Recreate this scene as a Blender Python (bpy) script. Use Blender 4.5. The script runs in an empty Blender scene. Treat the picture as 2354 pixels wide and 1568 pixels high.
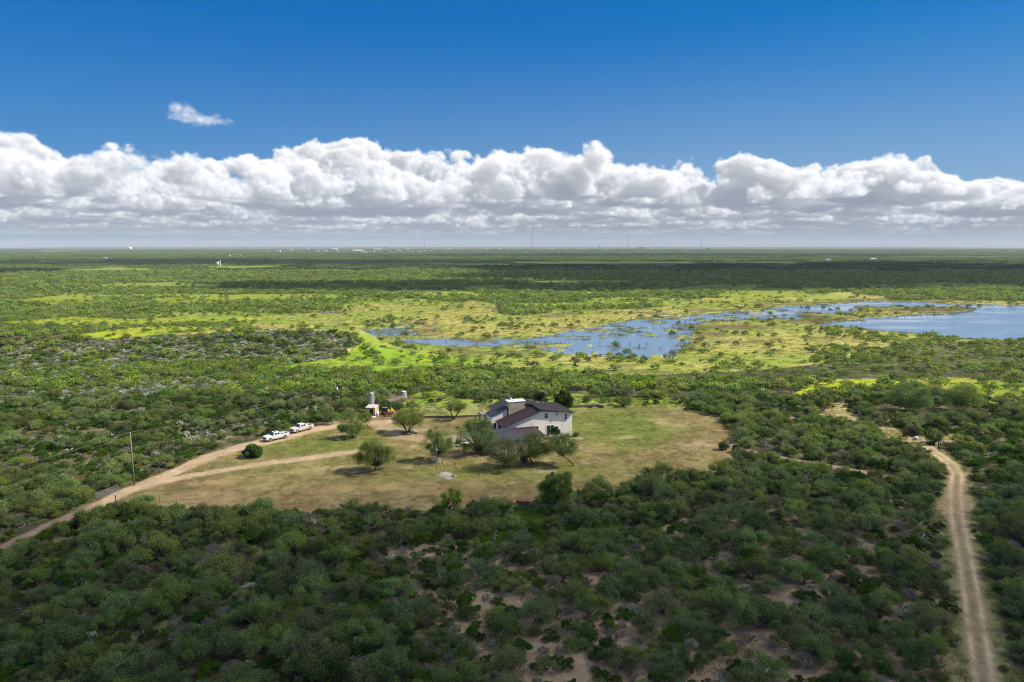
import bpy, bmesh, math, random
import numpy as np
from mathutils import Vector, Matrix

R_ = math.radians
SC = bpy.context.scene
COL = SC.collection
# ------------------------------------------------------------------ camera
# pixel coordinates used for laying out the place are those of the photo at 2353 x 1568
CW, CH, F = 2353.0, 1568.0, 1569.0
CAMZ = 45.0
PITCH = math.atan((CH / 2 - 565.5) / F)
cam_d = bpy.data.cameras.new('camera')
cam_d.sensor_width = 36.0
cam_d.lens = F / CW * 36.0
cam_d.clip_start = 1.0
cam_d.clip_end = 90000.0
cam = bpy.data.objects.new('camera', cam_d)
COL.objects.link(cam)
cam.location = (0, 0, CAMZ)
cam.rotation_euler = (R_(90) - PITCH, 0, 0)
SC.camera = cam
SC.render.engine = 'CYCLES'
SC.cycles.use_denoising = True
SC.cycles.denoising_prefilter = 'NONE'
SC.cycles.pixel_filter_type = 'BLACKMAN_HARRIS'
SC.cycles.filter_width = 1.15
SC.cycles.max_bounces = 6
SC.cycles.diffuse_bounces = 2
SC.cycles.glossy_bounces = 2
SC.cycles.transmission_bounces = 3
SC.cycles.transparent_max_bounces = 8
SC.cycles.volume_bounces = 0
SC.cycles.caustics_reflective = False
SC.cycles.caustics_refractive = False
SC.view_settings.view_transform = 'Standard'
SC.view_settings.look = 'None'
SC.view_settings.exposure = 0.45
SC.view_settings.gamma = 1.0
SC.view_settings.use_curve_mapping = False

# ------------------------------------------------------------------ sun
SUN_AZ = math.atan2(0.998, 0.06)          # from +Y towards +X: the sun stands to the right, beyond the house
SUN_EL = R_(44)
SDIR = Vector((math.sin(SUN_AZ) * math.cos(SUN_EL), math.cos(SUN_AZ) * math.cos(SUN_EL), math.sin(SUN_EL)))
sun_d = bpy.data.lights.new('sun', 'SUN')
sun_d.energy = 5.0
sun_d.angle = R_(0.55)
sun_d.color = (1.0, 0.92, 0.77)
sun = bpy.data.objects.new('sun', sun_d)
COL.objects.link(sun)
sun.rotation_euler = SDIR.to_track_quat('Z', 'Y').to_euler()


SDIR_ = tuple(SDIR)
HAZE = (3.55, 4.35, 5.2, 1)                      # pale air low over the horizon

# ------------------------------------------------------------------ cumulus banks, marched through a 3-D density (units: km)
def tile_noise(n, cells, rng, octaves=1, gain=0.5):
    """periodic value noise on an n^3 grid, smooth interpolation"""
    out = np.zeros((n, n, n), np.float32); amp = 1.0; tot = 0.0
    for o in range(octaves):
        c = cells * 2 ** o
        if c > n // 2:
            break
        g = rng.random((c, c, c)).astype(np.float32)
        t = np.arange(n) * c / n
        i0 = t.astype(int); f = (t - i0).astype(np.float32); f = f * f * f * (f * (f * 6 - 15) + 10)
        i1 = (i0 + 1) % c
        a = g[i0] * (1 - f)[:, None, None] + g[i1] * f[:, None, None]
        a = a[:, i0] * (1 - f)[None, :, None] + a[:, i1] * f[None, :, None]
        a = a[:, :, i0] * (1 - f) + a[:, :, i1] * f
        out += amp * a; tot += amp; amp *= gain
    return out / tot


def tile_worley(n, cells, rng):
    """periodic 1 - F1 on an n^3 grid"""
    p = rng.random((cells, cells, cells, 3)).astype(np.float32)
    t = (np.arange(n) * cells / n).astype(np.float32)
    i0 = t.astype(int)
    best = np.full((n, n, n), 9.0, np.float32)
    for dx in (-1, 0, 1):
        ix = i0 + dx; mx = ix % cells
        for dy in (-1, 0, 1):
            iy = i0 + dy; my = iy % cells
            for dz in (-1, 0, 1):
                iz = i0 + dz; mz = iz % cells
                q = p[mx[:, None, None], my[None, :, None], mz[None, None, :]]
                d = (q[..., 0] + (ix - t)[:, None, None]) ** 2
                d += (q[..., 1] + (iy - t)[None, :, None]) ** 2
                d += (q[..., 2] + (iz - t)[None, None, :]) ** 2
                np.minimum(best, d, out=best)
    return 1.0 - np.clip(np.sqrt(best), 0, 1.15) / 1.15


def lut(T, x, y, z, tri=True):
    n = T.shape[0]
    x = x * n; y = y * n; z = z * n
    fx = np.floor(x); fy = np.floor(y); fz = np.floor(z)
    ix = fx.astype(np.int32) & (n - 1); iy = fy.astype(np.int32) & (n - 1); iz = fz.astype(np.int32) & (n - 1)
    Tf = T.ravel()
    if not tri:
        return Tf[(ix * n + iy) * n + iz]
    fx = x - fx; fy = y - fy; fz = z - fz
    jx = (ix + 1) & (n - 1); jy = (iy + 1) & (n - 1); jz = (iz + 1) & (n - 1)
    a = (ix * n + iy) * n; b = (ix * n + jy) * n; c = (jx * n + iy) * n; d = (jx * n + jy) * n
    z0 = (Tf[a + iz] * (1 - fz) + Tf[a + jz] * fz)
    z1 = (Tf[b + iz] * (1 - fz) + Tf[b + jz] * fz)
    z2 = (Tf[c + iz] * (1 - fz) + Tf[c + jz] * fz)
    z3 = (Tf[d + iz] * (1 - fz) + Tf[d + jz] * fz)
    return (z0 * (1 - fy) + z1 * fy) * (1 - fx) + (z2 * (1 - fy) + z3 * fy) * fx


def ang(px, py):
    dx, dy = px - CW / 2, CH / 2 - py
    vx, vy, vz = dx, F * math.cos(PITCH) + dy * math.sin(PITCH), -F * math.sin(PITCH) + dy * math.cos(PITCH)
    r = math.sqrt(vx * vx + vy * vy + vz * vz)
    return math.atan2(vx, vy), math.asin(vz / r)


ENV = [(-200, 320), (-40, 300), (60, 298), (120, 304), (200, 300), (260, 290), (330, 280), (400, 286), (470, 305), (560, 335), (600, 352), (640, 352), (680, 334),
       (740, 345), (830, 318), (880, 318), (930, 335), (1010, 330), (1090, 348), (1150, 335), (1230, 345), (1300, 345), (1370, 322), (1400, 345), (1420, 372),
       (1500, 350), (1560, 365), (1590, 352), (1630, 388), (1650, 360), (1700, 346), (1750, 362), (1800, 380), (1870, 388), (1960, 368), (2000, 358),
       (2080, 352), (2140, 366), (2170, 395), (2220, 420), (2290, 418), (2353, 428), (2600, 440)]
C_BASE, C_NEAR = 0.72, 11.5
LONE = []
AZR, EL0, EL1 = 0.74, -0.004, 0.25


for _px, _py, _rx, _rz in ((425, 262, 0.30, 0.17), (468, 274, 0.44, 0.13), (408, 250, 0.16, 0.15)):
    _a, _e = ang(_px, _py)
    LONE.append((_a, math.tan(_e), _rx, _rz))


def bake_clouds(W, H, nstep=150, seed=5):
    rng = np.random.default_rng(seed)
    base = tile_noise(128, 4, rng, 4, 0.5)
    wor = 0.60 * tile_worley(128, 6, rng) + 0.28 * tile_worley(128, 12, rng) + 0.12 * tile_worley(128, 26, rng)
    base = (base - base.min()) / (base.max() - base.min()); wor = (wor - wor.min()) / (wor.max() - wor.min())
    BT = (0.46 * base + 0.54 * wor).astype(np.float32)
    BT = (BT - BT.mean()) / BT.std()
    DT = (0.6 * tile_worley(64, 5, rng) + 0.4 * tile_worley(64, 11, rng)).astype(np.float32)
    DT = (DT - DT.mean()) / DT.std()
    M2 = tile_noise(64, 5, rng, 3)[:, :, 0:1].repeat(64, 2)
    M2 = (M2 - M2.mean()) / M2.std()
    ea, ee = zip(*[ang(*q) for q in ENV])
    ea = np.array(ea); ez = np.tan(np.array(ee)) * (C_NEAR + 1.3)        # top height of the first bank, km
    ez = ez * np.interp(ea, [-.7, -.3, .1, .7], [.97, 1.0, 1.04, 1.04])

    def density(x, y, z, det=True):
        r = np.sqrt(x * x + y * y)
        a = np.arctan2(x, y)
        top = np.interp(a, ea, ez).astype(np.float32)
        far = np.clip((r - C_NEAR - 2.6) / 2.4, 0, 1)
        m = lut(M2, x / 17.0, y / 17.0, x * 0)
        top = C_BASE + (top - C_BASE) * (0.93 + 0.13 * lut(M2, x / 9.0 + .4, y / 9.0, x * 0)) 
        top = top * (1 - far) + far * (1.40 + 0.30 * m + 0.62 * np.exp(-np.maximum(r - 14.0, 0) / 7.0))
        top = np.minimum(top, r * (np.interp(a, ea, ez).astype(np.float32) / (C_NEAR + 1.3)) * 1.03)
        top = np.maximum(top, C_BASE + 0.25)
        h = (z - C_BASE) / (top - C_BASE)
        front = np.clip((r - C_NEAR - 0.9 * (m + 0.6)) / 0.8, 0, 1)
        b = lut(BT, x / 4.9, y / 4.9, z / 3.7)
        prof = np.clip(h / 0.12, 0, 1) - 1.0
        cover = (0.05 + 0.55 * np.clip(m, -.6, 1.2)) * (1 - far) + far * (-0.30 + 0.75 * m) * (1 + 0.02 * (r - 15))
        d = b * 0.92 + cover + 2.2 * prof - 2.0 * np.clip(h - 0.35, 0, 9) ** 1.5 * 1.25 - 9.0 * np.clip(h - 0.86, 0, 9) - 2.6 * (1 - front)
        if det:
            near = d > -0.75
            if near.any():
                dd = lut(DT, x[near] / 1.15, y[near] / 1.15, z[near] / 1.15)
                dd2 = lut(DT, x[near] / 0.37 + .3, y[near] / 0.37, z[near] / 0.37, True)
                soft = 1.0 / (1.0 + 0.05 * (r[near] - C_NEAR))
                d[near] += (0.30 * dd + 0.10 * dd2) * soft
        lc = np.full_like(d, -9.0)
        for (cx_, cy_, rx_, rz_) in LONE:
            q = ((a - cx_) * 13.0 / rx_) ** 2 + ((z / r - cy_) * 13.0 / rz_) ** 2 + ((r - 12.6) / 0.9) ** 2
            lc = np.maximum(lc, 1.0 - q * 1.2)
        d = np.where(lc > -1.5, np.maximum(d, (lc * 1.5 - 0.9 + 0.75 * lut(DT, x / 1.5, y / 1.5, z / 1.1) + 0.42 * lut(DT, x / 0.55, y / 0.55, z / 0.45)) * 0.11), d)
        h = np.where(lc > -0.6, 0.35 + 0.5 * np.clip(lc, 0, 1), h)
        d = np.where((h < -0.02) | (h > 1.6), -1, d)
        return np.clip(d, 0, 0.8), np.clip(h, 0, 1)

    az = np.linspace(-AZR, AZR, W, dtype=np.float32)
    el = np.linspace(EL0, EL1, H, dtype=np.float32)
    A, E = np.meshgrid(az, el)
    A = A.ravel(); E = E.ravel()
    ux = np.sin(A); uy = np.cos(A); uz = np.tan(E)
    N = A.size
    trans = np.ones(N, np.float32); rgb = np.zeros((N, 3), np.float32)
    ts = np.concatenate([np.linspace(C_NEAR - 0.2, C_NEAR + 6, int(nstep * 0.5)), np.geomspace(C_NEAR + 6.06, 60, int(nstep * 0.5))]).astype(np.float32)
    S = np.array(SDIR_, np.float32)
    sunc = np.array([1.0, 0.97, 0.945], np.float32) * 15.2
    amb_t = np.array([5.2, 5.45, 5.95], np.float32); amb_b = np.array([3.5, 4.05, 5.2], np.float32)
    hz = np.array(HAZE[:3], np.float32)
    jit = rng.random(N).astype(np.float32)
    ltau_s = [0.06, 0.14, 0.26, 0.45, 0.75]
    for k in range(len(ts) - 1):
        dt = ts[k + 1] - ts[k]
        t = ts[k] + dt * jit
        z = t * uz
        act = np.nonzero((trans > 0.015) & (z > C_BASE - 0.03) & (z < 3.0))[0]
        if act.size == 0:
            continue
        ta = t[act]
        x = ux[act] * ta; y = uy[act] * ta; zz = z[act]
        d, h = density(x, y, zz)
        on = d > 0.001
        if not on.any():
            continue
        ia = act[on]; d = d[on]; h = h[on]; x = x[on]; y = y[on]; zz = zz[on]
        tau = np.zeros_like(d); last = 0.0
        for s in ltau_s:
            dl, _ = density(x + S[0] * s, y + S[1] * s, zz + S[2] * s, det=s < 0.2)
            tau += dl * (s - last) * 20.0
            last = s
        sunl = 0.50 * np.exp(-tau) + 0.30 * np.exp(-tau * 0.30) + 0.17 * np.exp(-tau * 0.08)
        powder = 1.0 - 0.45 * np.exp(-d * 9.0)
        L = sunl[:, None] * powder[:, None] * sunc + amb_b + (amb_t - amb_b) * h[:, None]
        L *= 0.635
        fade = np.exp(-np.maximum(ta[on] - 9, 0) / 40.0)[:, None]
        L = L * fade + hz * (1 - fade)
        al = 1 - np.exp(-d * dt * 11.0)
        w = (trans[ia] * al)[:, None]
        rgb[ia] += w * L
        trans[ia] *= 1 - al
    out = np.concatenate([rgb, 1 - trans[:, None]], 1).reshape(H, W, 4)
    for ax in (0, 1):                                                    # light blur, premultiplied
        out = 0.12 * np.roll(out, 1, ax) + 0.76 * out + 0.12 * np.roll(out, -1, ax)
    a = out[..., 3:4]
    out[..., :3] = np.where(a > 1e-3, out[..., :3] / np.maximum(a, 1e-3), 5.0)
    return out


# ------------------------------------------------------------------ node helpers
class NT:
    def __init__(s, tree):
        s.t = tree; s.n = tree.nodes; s.l = tree.links

    def new(s, typ, **kw):
        nd = s.n.new(typ)
        for k, v in kw.items():
            setattr(nd, k, v)
        return nd

    def put(s, sock, v):
        if isinstance(v, bpy.types.NodeSocket):
            s.l.new(v, sock)
        elif v is not None:
            if hasattr(sock.default_value, '__len__') and not hasattr(v, '__len__'):
                v = [v] * len(sock.default_value)
            if hasattr(v, '__len__') and len(sock.default_value) == 4 and len(v) == 3:
                v = (*v, 1)
            sock.default_value = v

    def m(s, op, a, b=None, c=None, clamp=False):
        nd = s.new('ShaderNodeMath', operation=op, use_clamp=clamp)
        for i, v in enumerate((a, b, c)):
            if v is not None:
                s.put(nd.inputs[i], v)
        return nd.outputs[0]

    def vm(s, op, a, b=None):
        nd = s.new('ShaderNodeVectorMath', operation=op)
        s.put(nd.inputs[0], a)
        if b is not None:
            s.put(nd.inputs[1], b)
        return nd.outputs[0]

    def xyz(s, x, y, z=0.0):
        nd = s.new('ShaderNodeCombineXYZ')
        for i, v in enumerate((x, y, z)):
            s.put(nd.inputs[i], v)
        return nd.outputs[0]

    def rng(s, v, a, b, c=0.0, d=1.0, smooth=False):
        nd = s.new('ShaderNodeMapRange', clamp=True)
        if smooth:
            nd.interpolation_type = 'SMOOTHSTEP'
        for i, q in enumerate((v, a, b, c, d)):
            s.put(nd.inputs[i], q)
        return nd.outputs[0]

    def mix(s, f, a, b, blend='MIX'):
        nd = s.new('ShaderNodeMix', data_type='RGBA', blend_type=blend)
        nd.clamp_factor = True
        s.put(nd.inputs[0], f); s.put(nd.inputs[6], a); s.put(nd.inputs[7], b)
        return nd.outputs[2]

    def noise(s, vec, scale, detail=3.0, rough=0.5, dist=0.0, w=None, dims='3D', lac=2.0):
        nd = s.new('ShaderNodeTexNoise', noise_dimensions=dims)
        s.put(nd.inputs['Vector'], vec)
        nd.inputs['Scale'].default_value = scale
        nd.inputs['Detail'].default_value = detail
        nd.inputs['Roughness'].default_value = rough
        nd.inputs['Lacunarity'].default_value = lac
        nd.inputs['Distortion'].default_value = dist
        return nd.outputs[0]

    def curve(s, v, pts):
        nd = s.new('ShaderNodeFloatCurve')
        s.put(nd.inputs['Value'], v)
        c = nd.mapping.curves[0]
        nd.mapping.use_clip = False
        while len(c.points) < len(pts):
            c.points.new(0.5, 0.5)
        for p, (x, y) in zip(c.points, pts):
            p.location = (x, y)
        nd.mapping.update()
        return nd.outputs[0]


# ------------------------------------------------------------------ world: a clear sky over banks of cumulus near the horizon
SKY_STRENGTH = 0.078
world = bpy.data.worlds.new('World')
SC.world = world
world.use_nodes = True
wt = NT(world.node_tree)
wt.n.clear()
sky = wt.new('ShaderNodeTexSky', sky_type='NISHITA')
sky.sun_disc = False
sky.sun_elevation = SUN_EL
sky.sun_rotation = SUN_AZ
sky.altitude = 200
sky.air_density = 1.0
sky.dust_density = 0.7
sky.ozone_density = 2.0
tc = wt.new('ShaderNodeTexCoord')
sep = wt.new('ShaderNodeSeparateXYZ')
wt.l.new(tc.outputs['Generated'], sep.inputs[0])
X, Y, Z = sep.outputs
az = wt.m('ARCTAN2', X, Y)                        # 0 straight ahead, + to the right
el = wt.m('ARCSINE', Z)
ss = wt.new('ShaderNodeSeparateColor')
wt.l.new(sky.outputs[0], ss.inputs[0])
sc = wt.new('ShaderNodeCombineColor')             # the deep, saturated blue of the photo
for _i, (_k, _g) in enumerate(((0.10, 2.5), (0.330, 0.60), (0.640, 0.34))):
    wt.put(sc.inputs[_i], wt.m('MULTIPLY', wt.m('POWER', wt.m('MULTIPLY', ss.outputs[_i], 0.1), _g), _k * 10))
skycol = sc.outputs[0]
g = wt.m('SUBTRACT', 1.0, wt.rng(el, -0.01, 0.30, 0, 1))
skycol = wt.mix(wt.m('MULTIPLY', wt.m('POWER', g, 1.6), wt.rng(az, -0.7, 0.3, 0.30, 0.95)), skycol, (3.9, 5.2, 6.8, 1))


CLW, CLH = 2000, 346
cl = bake_clouds(CLW, CLH, nstep=230, seed=9)
cl[-3:, :, 3] = 0; cl[:2, :, 3] *= .5
img = bpy.data.images.new('cumulus_field', CLW, CLH, alpha=True, float_buffer=True, is_data=True)
img.alpha_mode = 'CHANNEL_PACKED'
img.pixels.foreach_set(cl.astype(np.float32).ravel())
img.update()
it = wt.new('ShaderNodeTexImage', interpolation='Cubic', extension='MIRROR')
it.image = img
wt.put(it.inputs['Vector'], wt.xyz(wt.m('DIVIDE', wt.m('ADD', az, AZR), 2 * AZR), wt.rng(el, EL0, EL1, 0.002, 0.998)))
col = wt.mix(it.outputs['Alpha'], skycol, it.outputs['Color'])
g2 = wt.m('SUBTRACT', 1.0, wt.rng(el, 0.0, 0.034, 0, 1))
col = wt.mix(wt.m('MULTIPLY', wt.m('POWER', g2, 1.5), 0.95), col, HAZE)
# unseen broken cloud, added above the frame to brighten the shade
zc = wt.m('MAXIMUM', Z, 0.2)
ov = wt.noise(wt.xyz(wt.m('DIVIDE', X, zc), wt.m('DIVIDE', Y, zc), 3.0), 1.6, 5.0, 0.55)
ovf = wt.m('MULTIPLY', wt.rng(ov, 0.47, 0.59, 0, 1, True), wt.rng(el, 0.40, 0.55, 0, 1, True))
col = wt.mix(ovf, col, (10.5, 10.3, 10.0, 1))
bg = wt.new('ShaderNodeBackground')
wt.l.new(col, bg.inputs[0])
bg.inputs[1].default_value = SKY_STRENGTH
wo = wt.new('ShaderNodeOutputWorld')
wt.l.new(bg.outputs[0], wo.inputs[0])
world.cycles.sampling_method = 'MANUAL'
world.cycles.sample_map_resolution = 512


# ------------------------------------------------------------------ helpers for things and parts
def thing(name, label, cat, loc=(0, 0, 0), rz=0.0, group=None):
    o = bpy.data.objects.new(name, None)
    COL.objects.link(o)
    o.location = loc
    o.rotation_euler = (0, 0, rz)
    o.empty_display_size = 0.3
    return tag(o, label, cat, group)


def tag(o, label=None, cat=None, group=None, kind=None):
    if label: o['label'] = label
    if cat: o['category'] = cat
    if group: o['group'] = group
    if kind: o['kind'] = kind
    return o


class MB:
    """collects shapes and links them as one mesh object"""
    def __init__(s):
        s.v = []; s.f = []; s.mi = []; s.m = 0; s.smooth = []; s.M = Matrix.Identity(4); s.sm = False

    def add(s, vs, fs):
        o = len(s.v)
        s.v += [tuple(s.M @ Vector(p)) for p in vs]
        s.f += [tuple(o + i for i in f) for f in fs]
        s.mi += [s.m] * len(fs)
        s.smooth += [s.sm] * len(fs)
        return s

    def box(s, x0, x1, y0, y1, z0, z1):
        v = [(x, y, z) for z in (z0, z1) for x, y in ((x0, y0), (x1, y0), (x1, y1), (x0, y1))]
        return s.add(v, [(3, 2, 1, 0), (4, 5, 6, 7), (0, 1, 5, 4), (1, 2, 6, 5), (2, 3, 7, 6), (3, 0, 4, 7)])

    def prism(s, poly, z0, z1):
        """poly: xy outline, counter-clockwise"""
        n = len(poly)
        v = [(x, y, z0) for x, y in poly] + [(x, y, z1) for x, y in poly]
        return s.add(v, [tuple(range(n))[::-1], tuple(range(n, 2 * n))] + [(i, (i + 1) % n, n + (i + 1) % n, n + i) for i in range(n)])

    def slab(s, pts, t):
        """pts: 3-D corners of the top face (ccw from above); t: thickness downwards"""
        n = len(pts)
        v = [tuple(p) for p in pts] + [(p[0], p[1], p[2] - t) for p in pts]
        return s.add(v, [tuple(range(n)), tuple(range(n, 2 * n))[::-1]] + [(i, n + i, n + (i + 1) % n, (i + 1) % n) for i in range(n)])

    def side(s, prof, y0, y1):
        """profile in x,z (ccw seen from -y) swept along y"""
        n = len(prof)
        v = [(x, y0, z) for x, z in prof] + [(x, y1, z) for x, z in prof]
        return s.add(v, [tuple(range(n)), tuple(range(n, 2 * n))[::-1]] + [(i, n + i, n + (i + 1) % n, (i + 1) % n) for i in range(n)])

    def tube(s, pts, r, n=8, caps=True):
        pts = [Vector(p) for p in pts]
        rs = r if hasattr(r, '__len__') else [r] * len(pts)
        vs = []; fs = []
        up = Vector((0, 0, 1))
        for i, p in enumerate(pts):
            d = (pts[min(i + 1, len(pts) - 1)] - pts[max(i - 1, 0)]).normalized()
            a = d.cross(up)
            if a.length < 1e-3: a = d.cross(Vector((1, 0, 0)))
            a.normalize(); b = d.cross(a).normalized()
            for k in range(n):
                t = 2 * math.pi * k / n
                vs.append(tuple(p + (a * math.cos(t) + b * math.sin(t)) * rs[i]))
        for i in range(len(pts) - 1):
            for k in range(n):
                q = (k + 1) % n
                fs.append((i * n + k, (i + 1) * n + k, (i + 1) * n + q, i * n + q))
        if caps:
            fs.append(tuple(range(n)))
            fs.append(tuple(range((len(pts) - 1) * n, len(pts) * n))[::-1])
        return s.add(vs, fs)

    def lathe(s, prof, n=20, cx=0, cy=0):
        """prof: (radius, z) from bottom to top"""
        vs = []; fs = []
        for r, z in prof:
            for k in range(n):
                t = 2 * math.pi * k / n
                vs.append((cx + r * math.cos(t), cy + r * math.sin(t), z))
        for i in range(len(prof) - 1):
            for k in range(n):
                q = (k + 1) % n
                fs.append((i * n + k, i * n + q, (i + 1) * n + q, (i + 1) * n + k))
        fs.append(tuple(range(n))[::-1]); fs.append(tuple(range((len(prof) - 1) * n, len(prof) * n)))
        return s.add(vs, fs)

    def build(s, name, mats, parent=None, bevel=0.0):
        me = bpy.data.meshes.new(name)
        me.from_pydata(s.v, [], s.f)
        for m in (mats if isinstance(mats, (list, tuple)) else [mats]):
            me.materials.append(m)
        me.polygons.foreach_set('material_index', s.mi)
        me.polygons.foreach_set('use_smooth', s.smooth)
        bm = bmesh.new(); bm.from_mesh(me)
        bmesh.ops.recalc_face_normals(bm, faces=bm.faces)
        if bevel:
            bmesh.ops.remove_doubles(bm, verts=bm.verts, dist=1e-4)
            bmesh.ops.bevel(bm, geom=[e for e in bm.edges if e.calc_face_angle(0) > 0.4], offset=bevel, segments=2, affect='EDGES', clamp_overlap=True)
        bm.to_mesh(me); bm.free()
        o = bpy.data.objects.new(name, me)
        COL.objects.link(o)
        if parent: o.parent = parent
        return o


def mat(name, col, rough=0.6, metal=0.0, var=0.0, vscale=1.0, spec=0.5, bump=0.0, bscale=20.0, dirt=None, dirt_h=0.0, coord='Object'):
    """plain painted / weathered surface: a colour with blotches, optional dirt rising from the bottom"""
    m = bpy.data.materials.new(name); m.use_nodes = True
    t = NT(m.node_tree); b = t.n['Principled BSDF']
    tcn = t.new('ShaderNodeTexCoord')
    c = (*col, 1)
    if var:
        n = t.noise(tcn.outputs[coord], vscale, 5, 0.6)
        c = t.mix(t.rng(n, 0.3, 0.7, 0, 1), tuple(q * (1 - var) for q in col) + (1,), tuple(min(1, q * (1 + var)) for q in col) + (1,))
    if dirt:
        sp = t.new('ShaderNodeSeparateXYZ'); t.l.new(tcn.outputs[coord], sp.inputs[0])
        n2 = t.noise(tcn.outputs[coord], 4.0, 4, 0.6)
        f = t.rng(t.m('ADD', t.m('DIVIDE', sp.outputs[2], dirt_h), t.m('MULTIPLY', n2, 0.6)), 0.55, 1.35, 0.85, 0.0)
        c = t.mix(f, c, (*dirt, 1))
    t.put(b.inputs['Base Color'], c)
    b.inputs['Roughness'].default_value = rough
    b.inputs['Metallic'].default_value = metal
    b.inputs['Specular IOR Level'].default_value = spec
    if bump:
        bp = t.new('ShaderNodeBump'); bp.inputs['Strength'].default_value = bump
        t.l.new(t.noise(tcn.outputs[coord], bscale, 4, 0.6), bp.inputs['Height'])
        t.l.new(bp.outputs[0], b.inputs['Normal'])
    return m


# ------------------------------------------------------------------ from the photo's pixels to the ground and back
CP, SP = math.cos(PITCH), math.sin(PITCH)


def pdir(px, py):
    dx, dy = px - CW / 2, CH / 2 - py
    return np.array([dx, F * CP + dy * SP, -F * SP + dy * CP]) / F


def proj(x, y, z):
    """world -> photo pixels"""
    zz = z - CAMZ
    d = np.maximum(y * CP - zz * SP, 0.5)
    return CW / 2 + F * x / d, CH / 2 - F * (y * SP + zz * CP) / d


_nr = np.random.default_rng(11)
_NT = _nr.random((256, 256)).astype(np.float64)


def vnoise(x, y, s, o=3, seed=0):
    """smooth 2-D value noise, about 0..1"""
    x = np.asarray(x, float) / s + seed * 37.3; y = np.asarray(y, float) / s + seed * 17.9
    out = 0; amp = 1; tot = 0
    for _ in range(o):
        fx = np.floor(x); fy = np.floor(y); u = x - fx; v = y - fy
        u = u * u * (3 - 2 * u); v = v * v * (3 - 2 * v)
        i = fx.astype(int) & 255; j = fy.astype(int) & 255; i1 = (i + 1) & 255; j1 = (j + 1) & 255
        out = out + amp * ((_NT[i, j] * (1 - u) + _NT[i1, j] * u) * (1 - v) + (_NT[i, j1] * (1 - u) + _NT[i1, j1] * u) * v)
        tot += amp; amp *= 0.5; x = x * 2.03 + 5.1; y = y * 2.03 + 9.7
    return out / tot


def sstep(a, b, v):
    t = np.clip((np.asarray(v, float) - a) / (b - a), 0, 1)
    return t * t * (3 - 2 * t)


PY = [-400, 0, 60, 110, 196, 240, 300, 350, 400, 700, 1000, 2000, 4000, 6200, 7400, 8200, 9500, 12000, 15500, 17500, 20400]
PZ = [-3, -2, -1, 0, 0, -3, -6.5, -8.6, -9.6, -9.4, -9, -8, -7.5, -8, 0, 5, -12, -14, 26, -30, -40]
WZ = -10.0


def seg_dist(x, y, pts):
    """distance to a polyline, and signed side offset"""
    best = np.full(np.shape(x), 1e9); sg = np.zeros(np.shape(x))
    for (ax, ay), (bx, by) in zip(pts[:-1], pts[1:]):
        dx, dy = bx - ax, by - ay
        L = dx * dx + dy * dy
        t = np.clip(((x - ax) * dx + (y - ay) * dy) / L, 0, 1)
        qx, qy = x - ax - t * dx, y - ay - t * dy
        d = np.hypot(qx, qy)
        s_ = (dx * (y - ay) - dy * (x - ax)) / math.sqrt(L)
        sg = np.where(d < best, s_, sg); best = np.minimum(best, d)
    return best, sg


def inpoly(px, py, poly):
    """even-odd test in photo pixels"""
    c = np.zeros(np.shape(px), bool)
    n = len(poly)
    for i in range(n):
        x0, y0 = poly[i]; x1, y1 = poly[(i + 1) % n]
        if y0 == y1: continue
        m = ((y0 > py) != (y1 > py)) & (px < (x1 - x0) * (py - y0) / (y1 - y0) + x0)
        c ^= m
    return c


RIDGE = [(-330, 262), (-226, 300), (-150, 325), (-104, 337), (-84, 342)]
RIVER = [(814, 763), (825, 784), (866, 786), (1009, 798), (1112, 800), (1231, 804), (1283, 821), (1385, 826), (1539, 840), (1566, 806), (1583, 788), (1602, 760),
         (1602, 746), (1653, 740), (1759, 736), (1844, 735), (1848, 719), (1943, 723), (1963, 718), (1977, 706), (2147, 707), (2226, 706), (2700, 712), (2700, 702),
         (2353, 702), (2232, 700), (2164, 698), (2113, 692), (1987, 692), (1892, 699), (1756, 708), (1630, 721), (1551, 727), (1488, 727), (1402, 744), (1310, 762),
         (1214, 778), (1060, 781), (975, 773), (937, 763), (951, 750), (917, 742), (890, 748), (838, 756)]
LAKE = [(2700, 700), (2700, 800), (2353, 784), (2300, 784), (2215, 782), (2130, 770), (2028, 761), (1892, 751), (1878, 744), (1943, 736), (2096, 722), (2181, 721),
        (2226, 712), (2232, 701)]
POND = [(678, 715), (700, 719), (776, 722), (790, 719), (740, 716), (700, 714)]


def wmask(x, y):
    """1 where the river and the lake stand"""
    u, v = proj(x, y, WZ)
    wob = 22 * (vnoise(x, y, 20, 4, 1) - 0.5); wv = 5.0 * (vnoise(x, y, 13, 3, 2) - 0.5)
    m = inpoly(u + wob, v + wv, RIVER) | inpoly(u + wob, v + wv * 0.6, LAKE) | inpoly(u + wob * .5, v + wv * 0.4, POND)
    isl = vnoise(x * .55, y * 1.25, 11, 3, 6) + .16 * sstep(1000, 830, u) + .05 * sstep(1500, 1640, u)
    m = m & ~((isl > .725) & inpoly(u, v, RIVER) & (u < 1800))
    return m & (np.asarray(y) > 200)


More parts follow.
